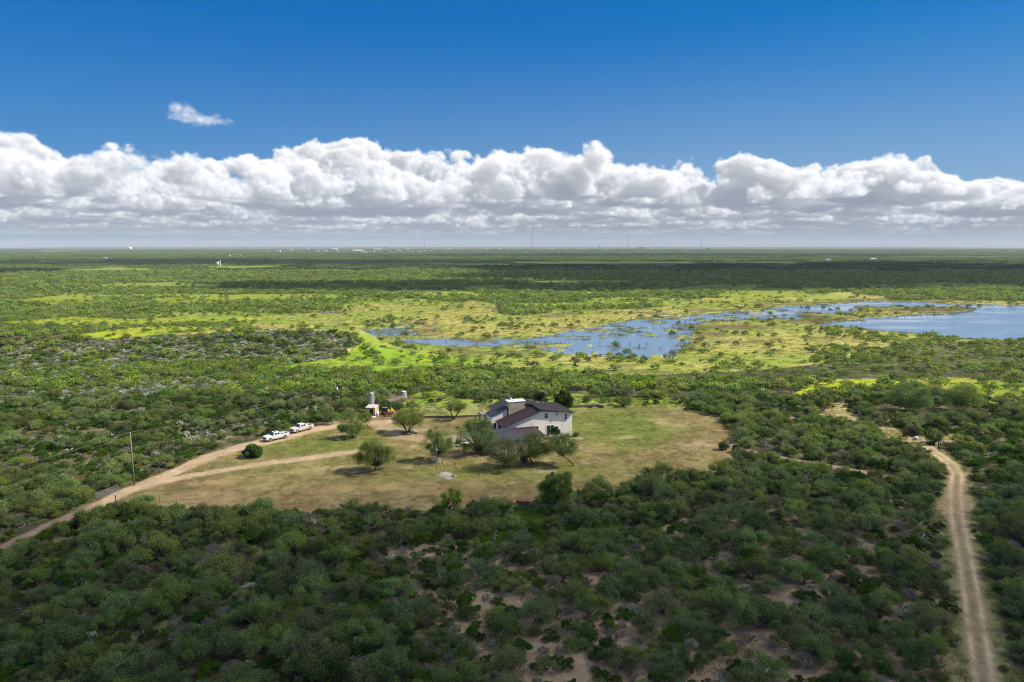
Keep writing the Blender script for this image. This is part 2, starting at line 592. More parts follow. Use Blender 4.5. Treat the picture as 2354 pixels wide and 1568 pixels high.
def H0(x, y):
    x = np.asarray(x, float); y = np.asarray(y, float)
    z = np.interp(y, PY, PZ)
    r = np.hypot(x, y)
    z = z + sstep(30, 200, r) * 0.7 * (vnoise(x, y, 60, 3, 3) - 0.5) + sstep(900, 3000, r) * 9 * (vnoise(x, y, 900, 3, 4) - 0.5)
    flat = sstep(118, 150, y) * (1 - sstep(186, 200, y)) * (1 - sstep(60, 90, np.abs(x)))
    z = z * (1 - flat) + 0 * flat
    d, s = seg_dist(x, y, RIDGE)
    sig = np.where(s > 0, 11.0, 21.0)
    amp = np.interp(x, [-330, -200, -90], [9.5, 12.0, 12.5])
    z = z + amp * np.exp(-(d / sig) ** 2 * 1.1) * (0.86 + 0.3 * vnoise(x, y, 18, 2, 5))
    sb = np.exp(-(((x + 30) / 16) ** 2 + ((y - 232) / 10) ** 2)) * 2.2               # sandy bank behind the yard
    return z + sb


def H(x, y):
    z = H0(x, y)
    w = wmask(x, y)
    lowland = (np.asarray(y) > 330) & (np.asarray(y) < 1500)
    z = np.where(lowland & (z < WZ + 0.25), WZ + 0.25, z)
    return np.where(w, WZ - 0.9, z)


def ground(px, py):
    """the point of the ground seen at a pixel of the photo"""
    d = pdir(px, py)
    t = 30.0
    for _ in range(4000):
        st = max(0.25, t * 0.004)
        p = np.array([0, 0, CAMZ]) + d * (t + st)
        if p[2] < float(H0(p[0], p[1])):
            lo, hi = t, t + st
            for _k in range(18):
                mid = (lo + hi) / 2
                p = np.array([0, 0, CAMZ]) + d * mid
                if p[2] < float(H0(p[0], p[1])): hi = mid
                else: lo = mid
            p = np.array([0, 0, CAMZ]) + d * hi
            return Vector((p[0], p[1], float(H(p[0], p[1]))))
        t += st
        if t > 26000: break
    p = np.array([0, 0, CAMZ]) + d * 9000
    return Vector((p[0], p[1], float(H(p[0], p[1]))))


def mpp(p):
    """metres per photo pixel at a point"""
    return (p[1] * CP - (p[2] - CAMZ) * SP) / F


# ------------------------------------------------------------------ what covers the ground (outlines read off the photo)
LAWN = [(255, 1150), (300, 1120), (430, 1060), (555, 1022), (620, 1000), (700, 978), (770, 968), (835, 957), (905, 950), (985, 958), (1095, 957), (1120, 940), (1290, 942), (1400, 935),
        (1480, 934), (1560, 938), (1600, 952), (1655, 968), (1688, 1002), (1700, 1028), (1770, 1048), (1780, 1056), (1715, 1050), (1690, 1056), (1665, 1083), (1560, 1096),
        (1470, 1108), (1430, 1124), (1330, 1138), (1230, 1148), (1185, 1166), (1100, 1166), (900, 1174), (750, 1174), (600, 1182), (480, 1176), (400, 1168), (330, 1158)]
LAWNBACK = [(905, 950), (985, 958), (1095, 957), (1120, 940), (1130, 925), (1060, 928), (985, 932), (940, 945)]
FRONTWEED = [(1110, 1190), (1200, 1160), (1260, 1180), (1400, 1175), (1440, 1200), (1400, 1240), (1330, 1250), (1200, 1262), (1120, 1258), (1090, 1230)]
WEED2 = [(1695, 1062), (1715, 1050), (1790, 1058), (1890, 1072), (1910, 1088), (1880, 1098), (1800, 1090), (1720, 1086)]
FLATS = [(400, 768), (560, 748), (690, 722), (790, 716), (800, 702), (900, 698), (1010, 700), (1080, 692), (1140, 700), (1150, 722), (1210, 727), (1300, 716), (1450, 712),
         (1550, 702), (1620, 686), (1700, 690), (1850, 680), (1950, 672), (2010, 676), (2060, 690), (2500, 694), (2500, 800), (2300, 800), (2150, 790), (2060, 790), (2000, 815), (1930, 830),
         (1860, 838), (1790, 846), (1700, 855), (1500, 862), (1300, 862), (1200, 852), (1120, 842), (1000, 822), (900, 800), (830, 790), (800, 770), (560, 762)]
BRIGHT = [(640, 820), (700, 800), (800, 800), (840, 785), (880, 800), (1000, 815), (1130, 845), (1000, 850), (900, 862), (820, 850), (760, 850), (640, 848)]
YELLOW = [(1815, 908), (1850, 886), (1930, 873), (2010, 872), (2110, 878), (2090, 888), (1980, 888), (1900, 900), (1860, 912)]
RIGHTFIELD = [(2090, 872), (2200, 868), (2450, 885), (2450, 930), (2300, 930), (2180, 912), (2120, 892)]
SANDY = [(1870, 930), (1945, 925), (1950, 945), (1990, 960), (1960, 975), (1890, 962), (1805, 968), (1812, 955), (1900, 952)]
SANDY2 = [(2010, 975), (2060, 985), (2100, 1000), (2190, 1000), (2200, 1018), (2100, 1022), (2030, 1005)]
BACKGREEN = [(905, 955), (930, 925), (950, 905), (1020, 895), (1060, 915), (1200, 918), (1330, 905), (1420, 912), (1590, 912), (1570, 938), (1400, 936), (1300, 942), (1120, 940), (985, 960)]
SILVER1 = [(-300, 820), (0, 800), (200, 788), (400, 775), (640, 760), (800, 762), (840, 785), (780, 820), (660, 838), (500, 835), (320, 842), (200, 870), (0, 880), (-300, 880)]
SILVER2 = [(-200, 905), (0, 898), (200, 900), (330, 880), (430, 868), (600, 862), (700, 868), (560, 885), (420, 905), (250, 925), (0, 930), (-200, 935)]
WHITEPEAR = [(400, 1000), (480, 985), (560, 975), (600, 965), (690, 925), (760, 915), (790, 930), (700, 958), (620, 985), (540, 1012), (440, 1030)]
BARE = [(880, 1260), (1000, 1240), (1150, 1240), (1500, 1215), (1700, 1150), (2120, 1150), (2180, 1300), (2215, 1568), (2215, 1700), (1000, 1700), (1100, 1480), (900, 1400)]
STRIPS = [[(200, 658), (300, 651), (400, 650), (520, 656), (440, 664), (300, 662)], [(1180, 650), (1280, 645), (1440, 646), (1460, 653), (1300, 657)],
          [(300, 690), (480, 678), (700, 676), (640, 690), (420, 700)], [(1540, 665), (1640, 655), (1760, 655), (1700, 672), (1560, 674)], [(60, 601), (240, 597), (250, 600), (80, 606)],
          [(-50, 742), (150, 728), (300, 735), (420, 728), (640, 730), (560, 742), (330, 745), (150, 748)], [(1700, 660), (1830, 665), (1850, 680), (1720, 690), (1640, 682)],
          [(430, 610), (560, 612), (700, 610), (560, 619), (500, 616)], [(2000, 656), (2200, 650), (2353, 652), (2353, 660), (2150, 664)], [(900, 672), (1060, 668), (1100, 676), (980, 684)],
          [(0, 690), (140, 676), (240, 684), (100, 698)], [(160, 770), (330, 752), (520, 750), (420, 764), (250, 780)], [(1050, 660), (1160, 655), (1180, 662), (1080, 668)],
          [(80, 622), (300, 615), (420, 618), (260, 628)], [(1560, 700), (1700, 694), (1830, 694), (1640, 704)], [(90, 577), (180, 574), (185, 577), (110, 580)]]
DRIVE_A = [ground(*p)[:2] for p in ((0, 1262), (60, 1232), (120, 1205), (180, 1180), (245, 1150), (300, 1125), (400, 1085), (480, 1050), (560, 1026), (640, 1008), (710, 988), (790, 976), (850, 972), (900, 968))]
DRIVE_B = [ground(*p)[:2] for p in ((280, 1135), (350, 1112), (430, 1095), (520, 1080), (620, 1064), (720, 1052), (800, 1040), (870, 1030))]
DRIVE_C = [ground(*p)[:2] for p in ((870, 975), (930, 1003), (985, 1012), (1040, 1005))]
ROAD = [ground(*p)[:2] for p in ((2128, 1022), (2150, 1042), (2185, 1065), (2200, 1092), (2196, 1125), (2198, 1180), (2212, 1250), (2226, 1330), (2240, 1420), (2252, 1500), (2262, 1568), (2285, 1700), (2310, 1900))]
CROSS = [ground(*p)[:2] for p in ((1700, 1034), (1800, 1055), (1940, 1078), (2060, 1100), (2160, 1112), (2240, 1122), (2330, 1128))]
ROAD_W = 1.3


def covers(x, y, z):
    """dict of 0..1 cover weights and photo coordinates for ground points"""
    u, v = proj(x, y, z)
    r = np.hypot(x, y)
    k = np.clip(130 / np.maximum(r, 60), 0.05, 1.6)
    a = u + 26 * k * (vnoise(x, y, 5, 3, 21) - 0.5) + 30 * k * (vnoise(x, y, 22, 2, 23) - 0.5)
    b = v + 9 * k * (vnoise(x, y, 5, 3, 22) - 0.5) + 8 * k * (vnoise(x, y, 22, 2, 24) - 0.5)
    c = {'u': u, 'v': v}
    front = y > 45
    P = lambda poly: inpoly(a, b, poly) & front
    kk_ = np.clip(r / 300, .4, 4); a2 = u + 26 * (vnoise(x, y, 30 * kk_, 3, 25) - 0.5) * np.clip(kk_, .5, 2); b2 = v + 7 * (vnoise(x, y, 26 * kk_, 3, 26) - 0.5)
    PF = lambda poly: inpoly(a2, b2, poly) & front
    P2 = lambda poly: inpoly(u + (a - u) * 0.35, v + (b - v) * 0.35, poly) & front
    c['lawn'] = P2(LAWN)
    c['lawnback'] = P2(LAWNBACK)
    c['weed'] = P(FRONTWEED) | P(WEED2)
    c['flats'] = PF(FLATS)
    c['bright'] = PF(BRIGHT)
    c['yellow'] = PF(YELLOW) | PF(RIGHTFIELD)
    c['yfield'] = PF(YELLOW)
    c['sandy'] = P(SANDY) | P(SANDY2)
    c['backgreen'] = P(BACKGREEN)
    c['silver'] = P(SILVER1) | P(SILVER2)
    c['pear'] = P(WHITEPEAR)
    c['bare'] = P(BARE)
    st = np.zeros(np.shape(x), bool)
    for s_ in STRIPS:
        st |= PF(s_)
    c['strip'] = st
    mz = vnoise(x, y * 1.9, 105, 3, 27) + .10 * (vnoise(x, y, 30, 2, 28) - .5)
    c['meadow'] = (mz > np.where(y > 330, np.where(y > 800, .62, .555), np.where(u > 650, .55, .65))) & (y > 215) & (y < 2600) & ~c['silver']
    wob = 0.9 * (vnoise(x, y, 2.2, 3, 31) - 0.5)
    d1, _ = seg_dist(x, y, DRIVE_A); d2, _ = seg_dist(x, y, DRIVE_B); d3, _ = seg_dist(x, y, DRIVE_C); d4, s4 = seg_dist(x, y, ROAD); d5, _ = seg_dist(x, y, CROSS)
    wA = np.interp(x, [-92, -80, -72, -52, -38, 0], [.55, .9, 1.7, 2.9, 1.8, 1.5])
    c['drive'] = np.clip(np.maximum.reduce([1 - sstep(wA - 0.5, wA + 0.5, d1 + wob), 0.9 * (1 - sstep(1.0, 2.0, d2 + wob)), 0.55 * (1 - sstep(1.6, 3.6, d3 + wob * 2))]), 0, 1)
    wR = ROAD_W + 1.3 * np.exp(-(((y - ROAD[5][1] - 3.0) / 4.5) ** 2))
    c['road'] = 1 - sstep(wR - 0.25, wR + 0.5, d4 + wob * 0.8)
    c['track'] = s4
    c['verge'] = 1 - sstep(wR + 0.3, wR + 2.6, d4 + wob * 2)
    c['cross'] = (1 - sstep(0.8, 1.9, d5 + wob)) * (y > 60)
    c['dclear'] = np.minimum.reduce([d1 - wA, d2 - 1.6, d4 - wR, d5 - 1.2])
    return c


G_ = lambda r, g, b: np.array([r, g, b])


def ground_colour(x, y, z):
    c = covers(x, y, z)
    n1 = vnoise(x, y, 3.0, 3, 41)[..., None]; n2 = vnoise(x, y, 14, 3, 42)[..., None]; n3 = vnoise(x, y, 55, 3, 43)[..., None]; n4 = vnoise(x, y, 260, 3, 44)[..., None]
    S = lambda a, b, t: sstep(a, b, t)
    L = lambda a, b, t: a * (1 - t) + b * t
    brush = L(G_(.060, .055, .030), G_(.045, .055, .022), S(.35, .65, n2))  # leaf litter, darkened to stand in for shade between the bushes
    dirt = L(G_(.33, .245, .150), G_(.25, .19, .12), S(.3, .7, n1))
    grassy = L(G_(.125, .135, .05), G_(.19, .165, .085), S(.35, .7, n2))
    col = L(brush, grassy, S(.5, .75, n1))
    bare = np.asarray(c['bare'])[..., None]
    col = np.where(bare, L(dirt, col, S(.60, .74, n2) * 0.75), col)
    far = S(250, 600, y)[..., None]
    farc = L(G_(.150, .215, .028), G_(.205, .255, .038), S(.35, .65, n3))
    farc = L(farc, G_(.22, .25, .05), S(.62, .8, n4) * .6)
    farm = L(G_(.19, .285, .026), G_(.30, .33, .055), S(.4, .62, n2))
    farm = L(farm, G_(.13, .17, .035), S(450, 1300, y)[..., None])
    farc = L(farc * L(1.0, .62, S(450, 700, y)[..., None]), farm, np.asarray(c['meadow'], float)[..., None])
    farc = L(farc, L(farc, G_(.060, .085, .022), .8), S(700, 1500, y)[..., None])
    col = L(col, farc, far)
    w = lambda k: np.asarray(c[k], float)[..., None]
    tanflat = L(G_(.34, .315, .075), G_(.23, .29, .040), S(.38, .66, n3))
    tanflat = L(tanflat, G_(.42, .34, .12), S(.55, .75, n2) * .6)
    col = L(col, tanflat, w('flats'))
    col = L(col, L(G_(.185, .32, .018), G_(.25, .34, .026), S(.35, .65, n2)), w('bright'))
    col = L(col, L(G_(.20, .265, .025), G_(.31, .31, .04), S(.4, .6, n2)), w('yellow'))
    col = L(col, G_(.34, .39, .015), w('yfield'))
    col = L(col, L(G_(.215, .28, .032), G_(.18, .27, .028), S(.4, .6, n2)), w('backgreen'))
    col = L(col, L(L(G_(.27, .33, .016), G_(.34, .35, .04), S(.4, .7, n2)), G_(.15, .19, .025), S(350, 900, y)[..., None] * .70), w('strip'))
    col = L(col, L(G_(.40, .30, .17), G_(.22, .21, .06), S(.42, .62, n1)), w('sandy'))
    col = L(col, L(G_(.10, .11, .045), G_(.46, .36, .20), S(.66, .80, n2)), w('silver'))
    col = L(col, L(G_(.060, .095, .018), G_(.08, .12, .022), S(.4, .6, n1)), w('weed'))
    # the mown yard: tan thatch, greener where it is watered, worn where it is walked on
    u, v = c['u'][..., None], c['v'][..., None]
    green = np.clip(S(.36, .62, vnoise(x, y, 11, 4, 51)[..., None]) * 0.85, 0, 1)
    gr_r = np.exp(-(((u - 1430) / 150) ** 2 + ((v - 985) / 40) ** 2)) * 1.25
    gr_l = np.exp(-(((u - 700) / 230) ** 2 + ((v - 1022) / 24) ** 2)) * 1.15
    gr_s = np.exp(-(((u - 1110) / 190) ** 2 + ((v - 1092) / 12) ** 2)) * .7 + np.exp(-(((u - 1250) / 200) ** 2 + ((v - 1075) / 14) ** 2)) * .6
    rust = np.exp(-(((u - 1600) / 120) ** 2 + ((v - 1030) / 40) ** 2)) + np.exp(-(((u - 1530) / 90) ** 2 + ((v - 965) / 16) ** 2)) + .9 * np.exp(-(((u - 620) / 330) ** 2 + ((v - 1150) / 32) ** 2)) + .8 * np.exp(-(((u - 1050) / 300) ** 2 + ((v - 1140) / 26) ** 2))
    rust = rust * .6
    tan = L(G_(.165, .122, .052), G_(.245, .185, .088), S(.3, .7, n1))
    tan = L(tan, L(G_(.185, .130, .056), G_(.245, .180, .084), S(.3, .7, n1)), np.clip(rust * .8, 0, 1))
    gcol = L(G_(.120, .140, .030), G_(.165, .170, .040), S(.3, .7, n1))
    gcol = L(gcol, G_(.125, .150, .030), np.clip(gr_r, 0, 1))
    gf = np.clip(green * .45 + gr_r * 1.1 + gr_l * 1.0 + gr_s * .9 - rust * .45, 0, 1)
    lawn = L(tan, gcol, gf)
    worn = S(.60, .74, vnoise(x, y, 6, 3, 52)[..., None]) * np.clip(S(.5, .7, vnoise(x, y, 30, 2, 53)[..., None]) + np.exp(-(((u - 960) / 160) ** 2 + ((v - 1000) / 32) ** 2)), 0, 1)
    lawn = L(lawn, G_(.38, .29, .17), worn * .6)
    lawn = lawn * (.72 + .58 * vnoise(x * .45, y * 1.3, 1.5, 4, 57)[..., None])
    brown = np.exp(-(((u - 905) / 130) ** 2 + ((v - 957) / 9) ** 2))
    lawn = L(lawn, G_(.25, .16, .075), np.clip(brown, 0, 1) * .8)
    col = L(col, lawn, w('lawn'))
    col = L(col, L(G_(.23, .24, .085), G_(.20, .24, .05), S(.4, .6, n2)), w('lawnback'))
    track = np.asarray(c['track'])[..., None]
    rut = np.exp(-((np.abs(track + .12 * (vnoise(x, y, 4, 2, 58)[..., None] - .5)) - 0.78) / 0.30) ** 2)
    roadc = L(G_(.33, .245, .14), G_(.56, .43, .26), rut * (.55 + .6 * S(.35, .6, vnoise(x, y, 5, 3, 56)[..., None])))
    roadc = L(roadc, G_(.24, .21, .10), S(.40, .6, vnoise(x, y, 1.6, 3, 55)[..., None]) * np.exp(-(track / .40) ** 2) * .9)
    col = L(col, L(G_(.26, .24, .10), G_(.19, .20, .06), S(.4, .6, n1)), w('verge') * .9)
    col = L(col, L(G_(.36, .27, .19), G_(.22, .21, .09), S(.5, .68, n1)), w('cross') * .9)
    col = L(col, roadc, w('road'))
    drc = L(G_(.43, .32, .20), G_(.36, .26, .165), S(.3, .7, n1))
    drc = L(drc, G_(.20, .135, .105), (S(250, 170, u) * .8))                  # the cattle-guard stretch is darker gravel
    col = L(col, drc, w('drive'))
    # wet margins and reed beds
    wd = np.asarray(wmask(x, y), float)[..., None]
    reed = S(.56, .68, vnoise(x, y, 24, 3, 61)[..., None]) * w('flats') * S(.30, .0, np.abs(vnoise(x, y, 60, 2, 62)[..., None] - .5))
    col = L(col, G_(.155, .115, .062), reed * .75 * (1 - wd))
    for (cu, cv, ru, rv) in ((1120, 784, 190, 5), (1900, 738, 60, 6), (2130, 712, 90, 5), (1850, 727, 60, 4), (2250, 792, 100, 8), (1690, 752, 90, 6), (2150, 688, 180, 3), (1640, 768, 40, 5)):
        col = L(col, G_(.135, .092, .055), np.clip(np.exp(-(((u - cu) / ru) ** 2 + ((v - cv) / rv) ** 2)) * 1.3, 0, 1) * .85)
    bank = S(-1.0, -.4, -(np.hypot(x + 82, y - 338) / 14))[..., None]
    return np.clip(col, 0.004, 0.9), c


def grid_mesh(name, X, Y, Z, material, attr=None):
    nr, nc = X.shape
    me = bpy.data.meshes.new(name)
    n = nr * nc
    co = np.stack([X, Y, Z], -1).reshape(-1, 3).astype(np.float32)
    me.vertices.add(n); me.vertices.foreach_set('co', co.ravel())
    i = np.arange(n).reshape(nr, nc)
    q = np.stack([i[:-1, :-1], i[:-1, 1:], i[1:, 1:], i[1:, :-1]], -1).reshape(-1, 4)
    me.loops.add(q.size); me.loops.foreach_set('vertex_index', q.ravel().astype(np.int32))
    me.polygons.add(len(q)); me.polygons.foreach_set('loop_start', (np.arange(len(q)) * 4).astype(np.int32))
    try: me.polygons.foreach_set('loop_total', np.full(len(q), 4, np.int32))
    except Exception: pass
    me.polygons.foreach_set('use_smooth', np.ones(len(q), bool))
    if attr is not None:
        a = me.color_attributes.new('cover', 'FLOAT_COLOR', 'POINT')
        a.data.foreach_set('color', np.concatenate([attr.reshape(-1, 3), np.ones((n, 1))], 1).astype(np.float32).ravel())
    me.update(calc_edges=True); me.validate()
    me.materials.append(material)
    o = bpy.data.objects.new(name, me); COL.objects.link(o)
    return o


gm = bpy.data.materials.new('ground_earth'); gm.use_nodes = True
t = NT(gm.node_tree); b = t.n['Principled BSDF']
at = t.new('ShaderNodeAttribute', attribute_name='cover')
geo = t.new('ShaderNodeNewGeometry')
pos = geo.outputs['Position']
na = t.noise(pos, 0.9, 6, 0.65); nb = t.noise(pos, 7.0, 3, 0.6); nc_ = t.noise(pos, 0.16, 5, 0.6)
fac = t.m('ADD', t.m('ADD', t.m('MULTIPLY', na, 0.95), t.m('MULTIPLY', nb, 0.80)), t.m('MULTIPLY', nc_, 0.40))
fac = t.m('SUBTRACT', t.m('MULTIPLY', fac, 1.15), 0.22)
cc = t.mix(1.0, at.outputs['Color'], t.xyz(fac, fac, fac), 'MULTIPLY')
hs = t.new('ShaderNodeHueSaturation'); t.put(hs.inputs['Color'], cc)
t.put(hs.inputs['Hue'], t.rng(t.noise(pos, 0.5, 4, 0.6), 0.3, 0.7, 0.485, 0.512))
t.put(b.inputs['Base Color'], hs.outputs[0])
b.inputs['Roughness'].default_value = 0.95
b.inputs['Specular IOR Level'].default_value = 0.15
bp = t.new('ShaderNodeBump'); bp.inputs['Strength'].default_value = 0.6; bp.inputs['Distance'].default_value = 0.12
t.put(bp.inputs['Height'], t.m('ADD', t.noise(pos, 2.2, 6, 0.7), t.m('MULTIPLY', nb, 0.4)))
t.l.new(bp.outputs[0], b.inputs['Normal'])

azs = np.concatenate([np.linspace(-180, -46, 30)[:-1], np.linspace(-46, 46, 800), np.linspace(46, 180, 30)[1:]]) * math.pi / 180
rs = np.concatenate([[2, 15, 30], np.geomspace(40, 900, 520), np.geomspace(900, 17500, 230)[1:], [20400]])
AZ_, RS_ = np.meshgrid(azs, rs)
GX, GY = RS_ * np.sin(AZ_), RS_ * np.cos(AZ_)
GZ = H(GX, GY)
GC, _c = ground_colour(GX, GY, GZ)
land = grid_mesh('ground', GX, GY, GZ, gm, GC)
tag(land, kind='structure')

# water: one sheet lying in the hollow of the river and the lake
wm = bpy.data.materials.new('water'); wm.use_nodes = True
t = NT(wm.node_tree); b = t.n['Principled BSDF']
geo = t.new('ShaderNodeNewGeometry'); pos = geo.outputs['Position']
b.inputs['Base Color'].default_value = (0.15, 0.235, 0.335, 1)
b.inputs['Specular IOR Level'].default_value = 0.5
b.inputs['IOR'].default_value = 1.33
mpc = t.new('ShaderNodeMapping'); t.l.new(pos, mpc.inputs[0]); mpc.inputs['Rotation'].default_value = (0, 0, 0.35); mpc.inputs['Scale'].default_value = (0.35, 1.3, 1.0)
cal = t.rng(t.noise(mpc.outputs[0], 0.035, 5, 0.65), 0.47, 0.58, 0, 1, True)               # calm lanes and wind-ruffled water
t.put(b.inputs['Roughness'], t.rng(cal, 0, 1, 0.30, 0.04))
bp = t.new('ShaderNodeBump'); t.put(bp.inputs['Strength'], t.rng(cal, 0, 1, 1.0, 0.06)); bp.inputs['Distance'].default_value = 0.5
mp = t.new('ShaderNodeMapping'); t.l.new(pos, mp.inputs[0]); mp.inputs['Rotation'].default_value = (0, 0, 0.5); mp.inputs['Scale'].default_value = (0.35, 1.0, 1.0)
t.put(bp.inputs['Height'], t.m('ADD', t.noise(mp.outputs[0], 0.9, 4, 0.6), t.m('MULTIPLY', t.noise(pos, 0.25, 3, 0.5), 0.8)))
t.l.new(bp.outputs[0], b.inputs['Normal'])
m_ = MB(); m_.add([(-160, 330, WZ), (900, 330, WZ), (1600, 1150, WZ), (-160, 1150, WZ)], [(0, 1, 2, 3)])
wat = m_.build('water', wm); tag(wat, kind='structure')


# ------------------------------------------------------------------ foliage and wood
def leaf_mat(name, c1, c2, trans=0.3, rough=0.65, hue=0.02, val=0.22, spec=0.2):
    m = bpy.data.materials.new(name); m.use_nodes = True
    t = NT(m.node_tree); b = t.n['Principled BSDF']; out = t.n['Material Output']
    a = t.new('ShaderNodeAttribute', attribute_name='tint')
    oi = t.new('ShaderNodeObjectInfo')
    c = t.mix(a.outputs['Fac'], (*c1, 1), (*c2, 1))
    h = t.new('ShaderNodeHueSaturation')
    t.put(h.inputs['Color'], c)
    r2 = t.m('FRACT', t.m('MULTIPLY', oi.outputs['Random'], 17.31))
    t.put(h.inputs['Hue'], t.rng(oi.outputs['Random'], 0, 1, 0.5 - hue, 0.5 + hue))
    t.put(h.inputs['Value'], t.rng(r2, 0, 1, 1 - val * 1.5, 1 + val * 1.5))
    t.put(h.inputs['Saturation'], t.rng(t.m('FRACT', t.m('MULTIPLY', oi.outputs['Random'], 5.7)), 0, 1, 0.85, 1.12))
    t.put(b.inputs['Base Color'], h.outputs[0])
    b.inputs['Roughness'].default_value = rough
    b.inputs['Specular IOR Level'].default_value = spec
    tr = t.new('ShaderNodeBsdfTranslucent'); t.put(tr.inputs['Color'], h.outputs[0])
    mx = t.new('ShaderNodeMixShader'); mx.inputs[0].default_value = trans
    t.l.new(b.outputs[0], mx.inputs[1]); t.l.new(tr.outputs[0], mx.inputs[2]); t.l.new(mx.outputs[0], out.inputs['Surface'])
    return m


LM = {
    'mesquite': leaf_mat('mesquite_leaf', (.085, .140, .034), (.260, .325, .090), .38),  # darker copy: foreground shade is put into the leaf colour
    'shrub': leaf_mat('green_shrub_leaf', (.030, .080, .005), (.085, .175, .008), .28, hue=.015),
    'grey': leaf_mat('grey_shrub_leaf', (.175, .170, .125), (.27, .26, .20), .25, hue=.01),
    'fresh': leaf_mat('fresh_mesquite_leaf', (.205, .285, .045), (.335, .415, .080), .44),  # sunlit copy of the mesquite leaf, brightness put into the colour
    'shrub_lit': leaf_mat('lit_shrub_leaf', (.095, .175, .018), (.180, .285, .030), .36),  # sunlit copy of the shrub leaf, brightness put into the colour
    'silver': leaf_mat('silver_shrub_leaf', (.30, .355, .25), (.50, .55, .42), .3, hue=.01),
    'pear': leaf_mat('cactus_pad', (.17, .22, .12), (.55, .58, .46), .08, rough=.38, spec=.6),
    'wet': leaf_mat('willow_leaf', (.15, .22, .07), (.25, .31, .12), .35),
    'dark': leaf_mat('dark_round_leaf', (.030, .075, .010), (.065, .125, .018), .2),
    'weed': leaf_mat('weed_leaf', (.095, .18, .014), (.16, .25, .025), .4),
    'grass': leaf_mat('grass_blade', (.20, .20, .06), (.34, .29, .13), .35),
    'yard': leaf_mat('yard_mesquite_leaf', (.120, .185, .028), (.22, .29, .055), .35),
}
WOOD = mat('grey_bark', (.145, .125, .110), .9, var=.3, vscale=6)
DARKWOOD = mat('dark_bark', (.060, .045, .035), .9, var=.3, vscale=6)
PALEWOOD = mat('bleached_twig', (.26, .24, .215), .9, var=.25, vscale=6)


def leaf_object(name, P, size, rng, material, tint=None, aspect=0.5, upbias=0.0, quad=True):
    """one small bent face per leaf spray at points P"""
    n = len(P)
    d = rng.normal(size=(n, 3)); d[:, 2] += upbias; d /= np.linalg.norm(d, axis=1)[:, None]
    e = rng.normal(size=(n, 3)); e -= (e * d).sum(1)[:, None] * d; e /= np.linalg.norm(e, axis=1)[:, None]
    s = (size * rng.uniform(.6, 1.35, n))[:, None]
    a = d * s; b_ = e * s * aspect
    V = np.stack([P - a * .5, P + b_ * .5 + a * .05, P + a * .5, P - b_ * .5 + a * .05], 1).reshape(-1, 3)
    return raw_mesh(name, V, n, 4, material, np.repeat(tint if tint is not None else rng.random(n), 4))


def raw_mesh(name, V, nf, k, material, tint=None):
    me = bpy.data.meshes.new(name)
    me.vertices.add(len(V)); me.vertices.foreach_set('co', np.asarray(V, np.float32).ravel())
    me.loops.add(nf * k); me.loops.foreach_set('vertex_index', np.arange(nf * k, dtype=np.int32))
    me.polygons.add(nf); me.polygons.foreach_set('loop_start', np.arange(nf, dtype=np.int32) * k)
    try: me.polygons.foreach_set('loop_total', np.full(nf, k, np.int32))
    except Exception: pass
    if tint is not None:
        a = me.attributes.new('tint', 'FLOAT', 'POINT'); a.data.foreach_set('value', np.asarray(tint, np.float32))
    me.update(calc_edges=True)
    me.materials.append(material)
    return me


def limbs(segs, material, name='branches', n=5):
    """segs: list of (points, radii)"""
    m = MB()
    for pts, rr in segs:
        m.tube(pts, rr, n, caps=False)
    me = bpy.data.meshes.new(name); me.from_pydata(m.v, [], m.f); me.materials.append(material)
    return me


def bez(p0, p1, p2, k=4):
    p0, p1, p2 = map(np.asarray, (p0, p1, p2))
    return [tuple((1 - t) ** 2 * p0 + 2 * t * (1 - t) * p1 + t * t * p2) for t in np.linspace(0, 1, k)]


